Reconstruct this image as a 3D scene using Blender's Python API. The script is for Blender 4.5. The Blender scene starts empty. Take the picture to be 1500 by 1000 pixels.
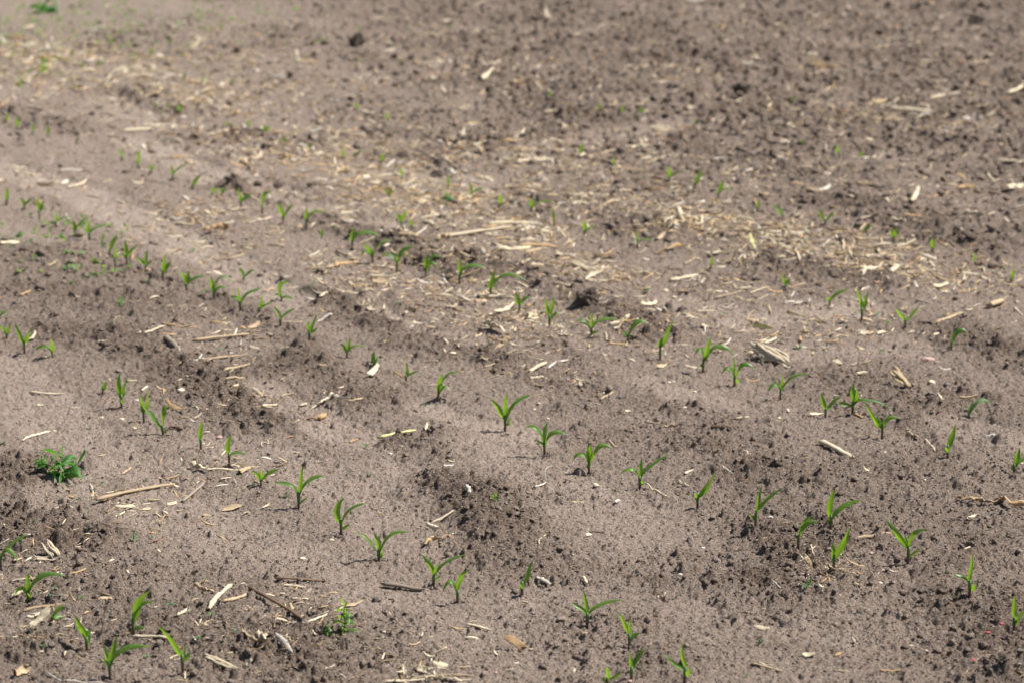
import bpy, math, random
import numpy as np

random.seed(7)
rng = np.random.default_rng(7)
R = math.radians
scene = bpy.context.scene
COL = scene.collection

# ------------------------------------------------------------------ camera numbers
LENS, SENSOR = 85.0, 36.0
FPX = LENS / SENSOR * 1500.0          # focal length in pixels of the 1500 px wide photograph
PITCH = math.atan(1000.0 / FPX)
H = 1.98
CP, SP = math.cos(PITCH), math.sin(PITCH)
TH = math.atan(2450.0 * CP / FPX)     # heading of the planted rows, to the left of straight ahead
ROWD = np.array([-math.sin(TH), math.cos(TH)])
ROWN = np.array([math.cos(TH), math.sin(TH)])


def ground_xy(px, py, z=0.0):
    px = np.asarray(px, float); py = np.asarray(py, float)
    dx = (px - 750.0) / FPX; dy = (500.0 - py) / FPX
    vx = dx; vy = CP + dy * SP; vz = -SP + dy * CP
    t = (z - H) / vz
    return np.stack([vx * t, vy * t], -1)


def px_per_m(py):
    return (py + 500.0) * CP / H


# ------------------------------------------------------------------ noise
def _h(ix, iy, s):
    a = (ix.astype(np.int64) * 374761393 + iy.astype(np.int64) * 668265263 + s * 1274126177) & 0xFFFFFFFF
    a = ((a ^ (a >> 13)) * 1274126177) & 0xFFFFFFFF
    a = ((a ^ (a >> 16)) * 2246822519) & 0xFFFFFFFF
    return ((a ^ (a >> 15)) & 0xFFFFFF).astype(np.float32) / np.float32(0xFFFFFF)


def vnoise(x, y, c, s):
    x = x / c; y = y / c
    x0 = np.floor(x); y0 = np.floor(y)
    fx = (x - x0).astype(np.float32); fy = (y - y0).astype(np.float32)
    ux = fx * fx * fx * (fx * (fx * 6 - 15) + 10); uy = fy * fy * fy * (fy * (fy * 6 - 15) + 10)
    x0 = x0.astype(np.int64); y0 = y0.astype(np.int64)

    def g(i, j):
        an = _h(x0 + i, y0 + j, s) * np.float32(2 * math.pi)
        return np.cos(an) * (fx - i) + np.sin(an) * (fy - j)
    a = g(0, 0); b = g(1, 0); c_ = g(0, 1); d = g(1, 1)
    return (a + (b - a) * ux) * (1 - uy) + (c_ + (d - c_) * ux) * uy      # about -0.7..0.7


def crumbs(x, y, c, s, prob, rmin, rmax):
    """height of lumps of soil lying in the cells of a grid of size c"""
    gx = np.floor(x / c).astype(np.int64); gy = np.floor(y / c).astype(np.int64)
    out = np.zeros(x.shape, np.float32)
    for i in (-1, 0, 1):
        for j in (-1, 0, 1):
            cx = gx + i; cy = gy + j
            e = _h(cx, cy, s)
            r = (rmin + (rmax - rmin) * _h(cx, cy, s + 1) ** 2) * c
            px = (cx + _h(cx, cy, s + 2)) * c; py = (cy + _h(cx, cy, s + 3)) * c
            el = 0.45 + 1.0 * _h(cx, cy, s + 4)
            d2 = ((x - px) ** 2 * el + (y - py) ** 2 / el) / (r * r)
            b = np.clip(1 - d2, 0, 1) ** .7 * r * (0.4 + 0.45 * _h(cx, cy, s + 5))
            out = np.maximum(out, np.where(e < prob, b, 0).astype(np.float32))
    return out


# ------------------------------------------------------------------ loose and crusted soil
# bands and patches of freshly turned crumbly soil: two ends, half width in metres, strength
LOOSE = [
    (230,405,460,500,.05,.6),(300,240,400,290,.07,.7),(620,385,700,405,.07,1),(850,440,960,485,.08,1),(500,335,640,385,.06,1),(480,440,640,520,.06,1),
    (200,520,400,615,.08,1),(1320,330,1440,350,.12,1),(560,640,650,660,.08,.9),(660,740,780,820,.10,1),(1000,640,1180,700,.08,.7),
    (450,430,560,480,.06,.8),(560,480,720,530,.09,1),(720,530,800,560,.06,.5),(150,500,260,540,.10,1),(260,540,390,610,.12,1),
    (390,490,470,520,.05,.6),(440,530,540,590,.09,.8),(570,652,640,645,.06,.9),(640,720,720,760,.10,1),(680,790,790,830,.10,.95),
    (0,690,40,690,.12,1),(20,770,90,790,.12,.9),(50,800,180,850,.10,.5),(360,275,420,290,.12,1),(480,320,620,370,.09,.9),
    (600,370,760,400,.10,1),(760,400,950,475,.10,.8),(1040,830,1160,890,.13,.95),(1030,650,1200,720,.2,.5),(1100,690,1200,705,.1,.8),
    (900,640,1000,640,.10,.5),(830,540,900,600,.12,.35),(90,860,300,900,.13,.6),(200,880,320,940,.12,.6),(380,960,480,990,.15,.7),(0,960,120,1000,.1,.4),
    (1250,760,1400,780,.28,.5),(1400,900,1500,980,.22,.6),(1230,770,1170,810,.1,.8),(1180,840,1250,850,.07,.6),(870,925,960,965,.10,.6),
    (1250,300,1450,350,.22,.9),(1400,490,1500,520,.15,.8),(1130,385,1260,410,.15,.9),(820,300,950,330,.2,.9),(1330,332,1430,348,.1,1),
    (60,430,200,450,.18,.8),(0,380,150,400,.2,.6),(60,470,180,500,.12,.6),(300,60,900,40,.8,.5),(900,60,1500,60,1.6,.85),
    (700,180,1500,250,.7,.7),(170,135,280,160,.15,.9),(0,165,110,190,.12,.8),(1250,560,1420,620,.22,.55),(1200,430,1300,420,.1,.5),
    (300,200,460,215,.15,.6),(600,230,640,240,.12,.8),(1370,500,1420,510,.1,.6),(930,590,1010,600,.06,.5),(330,840,420,850,.1,.5),
    (750,700,840,720,.1,.3),(1120,780,1160,800,.08,.6),(1380,690,1500,720,.2,.45),(540,940,620,950,.12,.3),
]
SEG = []
for a in LOOSE:
    p = ground_xy(a[0], a[1]); q = ground_xy(a[2], a[3])
    SEG.append((p, q, a[4], a[5]))

# smooth pale strips pressed by wheels or washed flat by rain
TRACKS = [
    (-60,228,130,285,.12,1),(130,285,300,365,.13,1),(300,365,430,440,.10,.8),(200,205,330,262,.11,1),(330,250,480,305,.10,.9),(480,305,560,330,.07,.7),
    (0,535,110,640,.13,.6),(110,640,260,700,.10,.5),(390,570,520,640,.09,.8),(520,690,620,790,.13,.5),(330,650,520,720,.10,.45),(250,740,440,830,.14,.5),
    (430,830,720,930,.13,.35),(640,600,780,640,.08,.8),(700,650,860,720,.10,.5),(860,730,1020,820,.16,.3),(780,880,840,960,.12,.3),(1100,470,1260,450,.12,.8),
    (1000,440,1120,470,.10,.6),(960,560,1060,590,.07,.5),(560,460,700,500,.06,.5),(1060,880,1300,920,.14,.35),(540,250,700,265,.18,.5),(150,140,240,180,.10,.7),
    (820,215,1000,180,.15,.5),(700,430,900,520,.06,.3),(1180,520,1340,510,.10,.5),(60,740,140,690,.08,.5),(1400,620,1500,640,.1,.5),(0,330,60,350,.1,.3)]
TSEG = [(ground_xy(a[0], a[1]), ground_xy(a[2], a[3]), a[4], a[5]) for a in TRACKS]


def track_map(x, y):
    out = np.zeros(x.shape, np.float32)
    wx = x + .05 * vnoise(x, y, .16, 71) + .02 * vnoise(x, y, .05, 73); wy = y + .08 * vnoise(x, y, .16, 72)
    for p, q, w, s in TSEG:
        d = q - p; L = float(d @ d) + 1e-9
        t = np.clip(((wx - p[0]) * d[0] + (wy - p[1]) * d[1]) / L, 0, 1)
        r2 = ((wx - p[0] - t * d[0]) ** 2 + (wy - p[1] - t * d[1]) ** 2) / (w * w)
        out = np.maximum(out, s * np.exp(-(r2 * 1.1) ** 3.5).astype(np.float32))
    return np.clip(out * (1 + .3 * vnoise(x, y, .09, 75)), 0, 1)


def loose_map(x, y):
    out = np.zeros(x.shape, np.float32)
    wx = x + 0.06 * vnoise(x, y, .13, 51) + .03 * vnoise(x, y, .05, 53)
    wy = y + 0.10 * vnoise(x, y, .13, 52) + .04 * vnoise(x, y, .05, 54)
    for p, q, w, s in SEG:
        d = q - p; L = float(d @ d) + 1e-9
        t = np.clip(((wx - p[0]) * d[0] + (wy - p[1]) * d[1]) / L, 0, 1)
        r2 = ((wx - p[0] - t * d[0]) ** 2 + (wy - p[1] - t * d[1]) ** 2) / (w * w * 1.3)
        out = np.maximum(out, s * np.exp(-r2).astype(np.float32))
    n = vnoise(x, y, .45, 61) + .6 * vnoise(x, y, .17, 62) + .4 * vnoise(x, y, .07, 63)
    out = out * (0.85 + .5 * n) + np.clip(n - .12, 0, 1) * .55
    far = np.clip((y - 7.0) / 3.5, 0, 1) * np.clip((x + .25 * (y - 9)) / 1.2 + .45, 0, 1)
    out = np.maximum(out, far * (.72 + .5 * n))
    return np.clip(out * (1 - .9 * track_map(x, y)), 0, 1)


def cracks(x, y, c, s):
    gx = np.floor(x / c).astype(np.int64); gy = np.floor(y / c).astype(np.int64)
    f1 = np.full(x.shape, 9.0, np.float32); f2 = f1.copy()
    for i in (-1, 0, 1):
        for j in (-1, 0, 1):
            cx = gx + i; cy = gy + j
            d = np.hypot(x - (cx + _h(cx, cy, s)) * c, y - (cy + _h(cx, cy, s + 1)) * c).astype(np.float32)
            f2 = np.where(d < f1, f1, np.minimum(f2, d)); f1 = np.minimum(f1, d)
    return np.clip(1 - (f2 - f1) / .0045, 0, 1)


def height(x, y, lm=None):
    x = np.asarray(x, np.float64); y = np.asarray(y, np.float64)
    if lm is None:
        lm = loose_map(x, y)
    v = x * ROWN[0] + y * ROWN[1]
    z = .014 * vnoise(x, y, 1.7, 1) + .006 * vnoise(x, y, .55, 2) + .005 * vnoise(x, y, .2, 3)
    z = z + .007 * vnoise(v * 1.0, y * .12, .16, 4)                       # faint ridges along the rows
    wx = x + .006 * vnoise(x, y, .018, 5) + .004 * vnoise(x, y, .009, 7)
    wy = y + .006 * vnoise(x, y, .018, 6) + .004 * vnoise(x, y, .009, 8)
    z = z + lm * (.011 + .030 * np.abs(vnoise(wx, wy, .06, 9)))
    farc = np.clip((y - 7) / 3, 0, 1)
    z = z + crumbs(wx, wy, .075, 130, farc * np.clip(lm - .3, 0, 1) * .8, .2, .62) * .8
    z = z - .016 * track_map(x, y)
    z = z + crumbs(wx, wy, .042, 100, lm * .50, .2, .68) * 1.0
    z = z + crumbs(wx, wy, .020, 110, .05 + lm * .65, .22, .72) * 1.0
    z = z + crumbs(wx, wy, .010, 120, .46 + lm * .4, .28, .78) * 1.1
    g = vnoise(x, y, .012, 12)
    ck = np.clip((vnoise(x, y, .4, 21) + .5 * vnoise(x, y, .12, 22)) * 4 - .1, 0, 1) * np.clip(1 - 1.6 * lm, 0, 1)
    z = z - .0065 * ck * cracks(wx, wy, .055, 140) + .006 * vnoise(x, y, .09, 23)
    z = z + .0016 * vnoise(x, y, .03, 11) + (.0030 + .002 * lm) * g + .0022 * vnoise(x, y, .007, 14) - (.006 + .006 * lm) * np.clip(vnoise(wx * .7, wy, .016, 13) - .17, 0, 1) * 3 - .008 * np.clip(vnoise(wx * .8, wy, .009, 15) - .25, 0, 1) * 3
    return z


def ground_point(px, py):
    p = ground_xy(px, py)
    for _ in range(4):
        z = height(p[..., 0], p[..., 1])
        p = ground_xy(px, py, z)
    z = height(p[..., 0], p[..., 1])
    return np.concatenate([p, z[..., None]], -1)


# ------------------------------------------------------------------ materials
def new_mat(name):
    m = bpy.data.materials.new(name); m.use_nodes = True
    nt = m.node_tree; nt.nodes.clear()
    return m, nt, nt.nodes, nt.links


def N(nodes, t, **kw):
    n = nodes.new(t)
    for k, v in kw.items():
        setattr(n, k, v)
    return n


def mixc(nodes, links, fac, a, b, blend='MIX'):
    m = N(nodes, 'ShaderNodeMix', data_type='RGBA', blend_type=blend)
    for sock, val in ((m.inputs[0], fac), (m.inputs[6], a), (m.inputs[7], b)):
        if isinstance(val, bpy.types.NodeSocket):
            links.new(val, sock)
        elif isinstance(val, (int, float)):
            sock.default_value = val
        else:
            sock.default_value = (*val, 1)
    return m.outputs[2]


def soil_material(name, crust, loose, use_attr=True):
    m, nt, ns, ls = new_mat(name)
    out = N(ns, 'ShaderNodeOutputMaterial'); b = N(ns, 'ShaderNodeBsdfPrincipled')
    b.inputs['Roughness'].default_value = .95
    b.inputs['Specular IOR Level'].default_value = .12
    ls.new(b.outputs[0], out.inputs[0])
    geo = N(ns, 'ShaderNodeNewGeometry')

    def noise(scale, det=4, rough=.6):
        n = N(ns, 'ShaderNodeTexNoise'); n.inputs['Scale'].default_value = scale
        n.inputs['Detail'].default_value = det; n.inputs['Roughness'].default_value = rough
        ls.new(geo.outputs['Position'], n.inputs['Vector'])
        return n.outputs['Fac']

    def ramp(f, lo, hi):
        r = N(ns, 'ShaderNodeMapRange'); r.inputs[1].default_value = lo; r.inputs[2].default_value = hi
        ls.new(f, r.inputs[0]); return r.outputs[0]
    if use_attr:
        at = N(ns, 'ShaderNodeAttribute', attribute_name='loose')
        fac = at.outputs['Fac']
    else:
        fac = ramp(noise(25), .3, .7)
    c = mixc(ns, ls, fac, crust, loose)
    c = mixc(ns, ls, ramp(noise(3.0), .35, .7), c, mixc(ns, ls, .25, c, (.36, .275, .22)))
    c = mixc(ns, ls, ramp(noise(22, 6, .7), .5, .75), c, mixc(ns, ls, .4, c, (.14, .105, .082)))
    mott = N(ns, 'ShaderNodeMath', operation='MULTIPLY'); ls.new(ramp(noise(60, 5, .7), .45, .8), mott.inputs[0]); mott.inputs[1].default_value = .55
    c = mixc(ns, ls, mott.outputs[0], c, (.085, .066, .055))
    grain = N(ns, 'ShaderNodeTexVoronoi'); grain.inputs['Scale'].default_value = 420
    ls.new(geo.outputs['Position'], grain.inputs['Vector'])
    gv = N(ns, 'ShaderNodeSeparateColor'); ls.new(grain.outputs['Color'], gv.inputs[0])
    gm = N(ns, 'ShaderNodeMath', operation='MULTIPLY'); ls.new(ramp(gv.outputs[0], .75, 1.0), gm.inputs[0]); gm.inputs[1].default_value = .6
    c = mixc(ns, ls, gm.outputs[0], c, (.52, .46, .40))
    gm2 = N(ns, 'ShaderNodeMath', operation='MULTIPLY'); ls.new(ramp(gv.outputs[1], .6, 1.0), gm2.inputs[0]); gm2.inputs[1].default_value = .35
    c = mixc(ns, ls, gm2.outputs[0], c, (.08, .06, .05))
    ls.new(c, b.inputs['Base Color'])
    bn = N(ns, 'ShaderNodeBump'); bn.inputs['Strength'].default_value = 1.0; bn.inputs['Distance'].default_value = .007
    ad = N(ns, 'ShaderNodeMath', operation='ADD')
    ls.new(noise(260, 6, .75), ad.inputs[0])
    mm = N(ns, 'ShaderNodeMath', operation='MULTIPLY'); ls.new(grain.outputs['Distance'], mm.inputs[0]); mm.inputs[1].default_value = -.5
    ls.new(mm.outputs[0], ad.inputs[1])
    ls.new(ad.outputs[0], bn.inputs['Height']); ls.new(bn.outputs[0], b.inputs['Normal'])
    return m


def leaf_material(name, base, base2, glow, spec=.3, rough=.45):
    m, nt, ns, ls = new_mat(name)
    out = N(ns, 'ShaderNodeOutputMaterial')
    uv = N(ns, 'ShaderNodeUVMap'); sep = N(ns, 'ShaderNodeSeparateXYZ'); ls.new(uv.outputs[0], sep.inputs[0])
    oi = N(ns, 'ShaderNodeObjectInfo')
    c = mixc(ns, ls, oi.outputs['Random'], base, base2)
    wv = N(ns, 'ShaderNodeMath', operation='SINE'); ml = N(ns, 'ShaderNodeMath', operation='MULTIPLY')
    ls.new(sep.outputs['Y'], ml.inputs[0]); ml.inputs[1].default_value = 70; ls.new(ml.outputs[0], wv.inputs[0])
    mr = N(ns, 'ShaderNodeMapRange'); mr.inputs[1].default_value = -1; mr.inputs[2].default_value = 1; mr.inputs[3].default_value = 0; mr.inputs[4].default_value = .28
    ls.new(wv.outputs[0], mr.inputs[0])
    c = mixc(ns, ls, mr.outputs[0], c, (.16, .30, .08))
    nz = N(ns, 'ShaderNodeTexNoise'); nz.inputs['Scale'].default_value = 90; g = N(ns, 'ShaderNodeNewGeometry'); ls.new(g.outputs['Position'], nz.inputs['Vector'])
    mr2 = N(ns, 'ShaderNodeMapRange'); mr2.inputs[1].default_value = .4; mr2.inputs[2].default_value = .8; mr2.inputs[4].default_value = .5
    ls.new(nz.outputs['Fac'], mr2.inputs[0])
    c = mixc(ns, ls, mr2.outputs[0], c, tuple(v * .6 for v in base))
    dn = N(ns, 'ShaderNodeTexNoise'); dn.inputs['Scale'].default_value = 380; dn.inputs['Detail'].default_value = 3; ls.new(g.outputs['Position'], dn.inputs['Vector'])
    dm = N(ns, 'ShaderNodeMapRange'); dm.inputs[1].default_value = .56; dm.inputs[2].default_value = .7; dm.inputs[4].default_value = .55; ls.new(dn.outputs['Fac'], dm.inputs[0])
    c = mixc(ns, ls, dm.outputs[0], c, (.24, .22, .14))                  # dust and soil splash
    # leaf tips yellow a little
    tp = N(ns, 'ShaderNodeMapRange'); tp.inputs[1].default_value = .9; tp.inputs[2].default_value = 1.0; tp.inputs[4].default_value = .6
    ls.new(sep.outputs['X'], tp.inputs[0])
    c = mixc(ns, ls, tp.outputs[0], c, (.26, .25, .06))
    p = N(ns, 'ShaderNodeBsdfPrincipled'); ls.new(c, p.inputs['Base Color'])
    p.inputs['Roughness'].default_value = rough; p.inputs['Specular IOR Level'].default_value = spec
    tr = N(ns, 'ShaderNodeBsdfTranslucent'); tr.inputs[0].default_value = (*glow, 1)
    mx = N(ns, 'ShaderNodeMixShader'); mx.inputs[0].default_value = .42
    ls.new(p.outputs[0], mx.inputs[1]); ls.new(tr.outputs[0], mx.inputs[2]); ls.new(mx.outputs[0], out.inputs[0])
    return m


def stem_material(name):
    m, nt, ns, ls = new_mat(name)
    out = N(ns, 'ShaderNodeOutputMaterial'); p = N(ns, 'ShaderNodeBsdfPrincipled'); ls.new(p.outputs[0], out.inputs[0])
    uv = N(ns, 'ShaderNodeUVMap'); sep = N(ns, 'ShaderNodeSeparateXYZ'); ls.new(uv.outputs[0], sep.inputs[0])
    mr = N(ns, 'ShaderNodeMapRange'); mr.inputs[1].default_value = .3; mr.inputs[2].default_value = .85
    ls.new(sep.outputs['X'], mr.inputs[0])
    c = mixc(ns, ls, mr.outputs[0], (.10, .045, .05), (.08, .17, .04))
    ls.new(c, p.inputs['Base Color']); p.inputs['Roughness'].default_value = .5
    return m


def straw_material(name, attr=False):
    """dry plant fibre: tone from the piece itself, fibres along its length"""
    m, nt, ns, ls = new_mat(name)
    out = N(ns, 'ShaderNodeOutputMaterial'); p = N(ns, 'ShaderNodeBsdfPrincipled')
    p.inputs['Roughness'].default_value = .7; p.inputs['Specular IOR Level'].default_value = .25
    if attr:
        a = N(ns, 'ShaderNodeAttribute', attribute_name='tone'); c = a.outputs['Color']
    else:
        a = N(ns, 'ShaderNodeObjectInfo'); c = a.outputs['Color']
    uv = N(ns, 'ShaderNodeUVMap'); mp = N(ns, 'ShaderNodeMapping'); mp.inputs['Scale'].default_value = (2.5, 26, 1)
    ls.new(uv.outputs[0], mp.inputs[0])
    nz = N(ns, 'ShaderNodeTexNoise'); nz.inputs['Scale'].default_value = 1.0; nz.inputs['Detail'].default_value = 5; nz.inputs['Roughness'].default_value = .65
    ls.new(mp.outputs[0], nz.inputs['Vector'])
    mr = N(ns, 'ShaderNodeMapRange'); mr.inputs[1].default_value = .46; mr.inputs[2].default_value = .72; mr.inputs[4].default_value = .35 if attr else .72
    ls.new(nz.outputs['Fac'], mr.inputs[0])
    c = mixc(ns, ls, mr.outputs[0], c, mixc(ns, ls, .78, c, (.10, .065, .035)))
    g = N(ns, 'ShaderNodeNewGeometry'); n2 = N(ns, 'ShaderNodeTexNoise'); n2.inputs['Scale'].default_value = 55; n2.inputs['Detail'].default_value = 4
    ls.new(g.outputs['Position'], n2.inputs['Vector'])
    mr2 = N(ns, 'ShaderNodeMapRange'); mr2.inputs[1].default_value = .52; mr2.inputs[2].default_value = .75; mr2.inputs[4].default_value = .4
    ls.new(n2.outputs['Fac'], mr2.inputs[0])
    c = mixc(ns, ls, mr2.outputs[0], c, (.20, .155, .115))                # soil clinging to it
    ls.new(c, p.inputs['Base Color'])
    bn = N(ns, 'ShaderNodeBump'); bn.inputs['Strength'].default_value = .8; bn.inputs['Distance'].default_value = .0015
    ls.new(nz.outputs['Fac'], bn.inputs['Height']); ls.new(bn.outputs[0], p.inputs['Normal'])
    tr = N(ns, 'ShaderNodeBsdfTranslucent'); ls.new(c, tr.inputs[0])
    mx = N(ns, 'ShaderNodeMixShader'); mx.inputs[0].default_value = .12
    ls.new(p.outputs[0], mx.inputs[1]); ls.new(tr.outputs[0], mx.inputs[2]); ls.new(mx.outputs[0], out.inputs[0])
    return m


def stone_material(name):
    m, nt, ns, ls = new_mat(name)
    out = N(ns, 'ShaderNodeOutputMaterial'); p = N(ns, 'ShaderNodeBsdfPrincipled'); ls.new(p.outputs[0], out.inputs[0])
    p.inputs['Roughness'].default_value = .8
    oi = N(ns, 'ShaderNodeObjectInfo'); g = N(ns, 'ShaderNodeNewGeometry')
    n = N(ns, 'ShaderNodeTexNoise'); n.inputs['Scale'].default_value = 160; n.inputs['Detail'].default_value = 6
    ls.new(g.outputs['Position'], n.inputs['Vector'])
    mr = N(ns, 'ShaderNodeMapRange'); mr.inputs[1].default_value = .4; mr.inputs[2].default_value = .75; mr.inputs[4].default_value = .6
    ls.new(n.outputs['Fac'], mr.inputs[0])
    c = mixc(ns, ls, mr.outputs[0], oi.outputs['Color'], (.17, .13, .11))
    ls.new(c, p.inputs['Base Color'])
    bn = N(ns, 'ShaderNodeBump'); bn.inputs['Strength'].default_value = .6; bn.inputs['Distance'].default_value = .002
    ls.new(n.outputs['Fac'], bn.inputs['Height']); ls.new(bn.outputs[0], p.inputs['Normal'])
    return m


CRUST = (.430, .345, .284); LOOSEC = (.146, .106, .080)
M_SOIL = soil_material('soil', CRUST, LOOSEC)
M_CLOD = soil_material('clod_soil', (.15, .118, .096), (.10, .078, .062), False)
M_CORN = leaf_material('corn_leaf', (.040, .140, .036), (.105, .220, .034), (.36, .62, .03), .4, .38)
M_PALE = leaf_material('pale_corn_leaf', (.13, .26, .10), (.16, .30, .10), (.26, .5, .1), .3, .5)
M_WEED = leaf_material('weed_leaf', (.05, .16, .04), (.065, .19, .045), (.16, .42, .04), .25, .5)
M_COTY = leaf_material('cotyledon', (.12, .22, .12), (.16, .28, .14), (.2, .4, .1), .25, .6)
M_STEM = stem_material('corn_stem')
M_STRAW = straw_material('straw'); M_CHAFF = straw_material('chaff', True)
M_STONE = stone_material('pebble')

TONES = {'p': (.72, .61, .43), 't': (.52, .395, .245), 'b': (.20, .135, .085), 'g': (.30, .25, .195), 'o': (.52, .34, .17), 'w': (.66, .60, .51),
         'y': (.80, .76, .36), 'r': (.30, .14, .09), 'm': (.17, .16, .06), 'k': (.45, .28, .25), 'q': (.36, .33, .30), 'x': (.55, .07, .09)}
TONEW = {'p': 'pale', 't': 'tan', 'b': 'brown', 'g': 'grey-brown', 'o': 'orange-tan', 'w': 'whitish', 'y': 'yellow', 'r': 'reddish', 'm': 'mossy',
         'k': 'pinkish', 'q': 'grey', 'x': 'red'}


# ------------------------------------------------------------------ mesh helpers
def mesh_obj(name, V, F, mat, parent=None, uv=None, smooth=True):
    me = bpy.data.meshes.new(name)
    me.from_pydata([tuple(map(float, v)) for v in V], [], [tuple(f) for f in F])
    if uv is not None:
        ul = me.uv_layers.new(name='UVMap')
        li = np.empty(len(me.loops), np.int32); me.loops.foreach_get('vertex_index', li)
        ul.data.foreach_set('uv', np.asarray(uv, np.float32)[li].ravel())
    if smooth:
        me.polygons.foreach_set('use_smooth', np.ones(len(me.polygons), bool))
    me.materials.append(mat)
    o = bpy.data.objects.new(name, me); COL.objects.link(o)
    if parent is not None:
        o.parent = parent
    return o


def tag(o, label, cat, group=None, kind=None):
    o['label'] = label
    if cat: o['category'] = cat
    if group: o['group'] = group
    if kind: o['kind'] = kind


def bulk_mesh(name, V, F, mat, attrs=None, uv=None, smooth=True):
    """one big mesh from arrays: V (n,3), F (m,k)"""
    me = bpy.data.meshes.new(name)
    k = F.shape[1]
    me.vertices.add(len(V)); me.vertices.foreach_set('co', np.asarray(V, np.float32).ravel())
    me.loops.add(F.size); me.loops.foreach_set('vertex_index', F.astype(np.int32).ravel())
    me.polygons.add(len(F)); me.polygons.foreach_set('loop_start', np.arange(0, F.size, k, dtype=np.int32))
    me.polygons.foreach_set('loop_total', np.full(len(F), k, np.int32))
    if smooth:
        me.polygons.foreach_set('use_smooth', np.ones(len(F), bool))
    me.update(calc_edges=True)
    for an, (typ, data) in (attrs or {}).items():
        a = me.attributes.new(an, typ, 'POINT')
        a.data.foreach_set('value' if typ == 'FLOAT' else 'color', np.asarray(data, np.float32).ravel())
    if uv is not None:
        ul = me.uv_layers.new(name='UVMap'); ul.data.foreach_set('uv', np.asarray(uv, np.float32)[F.ravel()].ravel())
    me.materials.append(mat)
    o = bpy.data.objects.new(name, me); COL.objects.link(o)
    return o


def unit(v):
    v = np.asarray(v, float); n = np.linalg.norm(v, axis=-1, keepdims=True)
    return v / np.maximum(n, 1e-9)


def ribbon(P, W, T, S, arch=0.0, seg=8, jag=0.0, v0=0):
    """a solid strip along the points P: widths W, thicknesses T, side vectors S; returns verts, faces, uv"""
    P = np.asarray(P, float); n = len(P)
    tan = unit(np.gradient(P, axis=0)); S = unit(S - (S * tan).sum(-1, keepdims=True) * tan)
    Nn = np.cross(S, tan); Nn *= np.sign(Nn[:, 2:3] + 1e-6)
    V = []; UV = []; F = []
    for i in range(n):
        for k in range(seg):
            a = 2 * math.pi * k / seg
            c, s = math.cos(a), math.sin(a)
            e = 0.0
            if jag and i in (0, n - 1):
                e = random.uniform(-1, 1) * jag
            V.append(P[i] + S[i] * (W[i] / 2 * c) + Nn[i] * (T[i] / 2 * s + arch * W[i] * (1 - c * c)) + tan[i] * e)
            UV.append((i / (n - 1), k / seg))
    for i in range(n - 1):
        for k in range(seg):
            a = i * seg + k; b = i * seg + (k + 1) % seg
            F.append((a + v0, b + v0, b + seg + v0, a + seg + v0))
    F.append(tuple(v0 + k for k in reversed(range(seg)))); F.append(tuple(v0 + (n - 1) * seg + k for k in range(seg)))
    return V, F, UV


def bez(p0, p1, p2, n):
    t = np.linspace(0, 1, n)[:, None]
    return (1 - t) ** 2 * p0 + 2 * t * (1 - t) * p1 + t ** 2 * p2


def leaf_geo(P, wmax, phi, twist=0.0, fold=.25, kind='corn', w0=.45):
    """thin blade with a V fold along the midrib"""
    P = np.asarray(P, float); n = len(P)
    tan = unit(np.gradient(P, axis=0))
    Y = np.array([0, 1.0, 0]); V = []; UV = []; F = []
    t = np.linspace(0, 1, n)
    if kind == 'corn':
        w = np.where(t < .45, w0 + (1 - w0) * np.sin(t / .45 * math.pi / 2) ** 1.5, np.cos((t - .45) / .55 * math.pi / 2) ** .8)
    else:
        w = np.sin(np.clip(t, .03, .985) ** .8 * math.pi) ** .8
    w = np.maximum(w, .03) * wmax
    cols = (-1, -.5, 0, .5, 1)
    for i in range(n):
        yp = Y - tan[i] * (Y @ tan[i]); yp = yp / max(np.linalg.norm(yp), 1e-6)
        q = np.cross(tan[i], yp)
        a = phi + twist * (t[i] - .3)
        s = yp * math.cos(a) + q * math.sin(a); nn = np.cross(s, tan[i])
        wob = 0.05 * math.sin(9 * t[i] + phi * 7) * wmax
        for c in cols:
            V.append(P[i] + s * (c * w[i] / 2) + nn * (abs(c) * fold * w[i] / 2 + c * wob))
            UV.append((t[i], (c + 1) / 2))
    k = len(cols)
    for i in range(n - 1):
        for j in range(k - 1):
            a = i * k + j
            F.append((a, a + 1, a + k + 1, a + k))
    return V, F, UV


ORD = ('first second third fourth fifth sixth seventh eighth ninth tenth eleventh twelfth thirteenth fourteenth fifteenth sixteenth seventeenth '
       'eighteenth nineteenth twentieth twenty-first twenty-second twenty-third twenty-fourth twenty-fifth twenty-sixth twenty-seventh '
       'twenty-eighth twenty-ninth thirtieth thirty-first thirty-second thirty-third thirty-fourth thirty-fifth').split()
NUM = 'no one two three four five six seven'.split()

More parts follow.
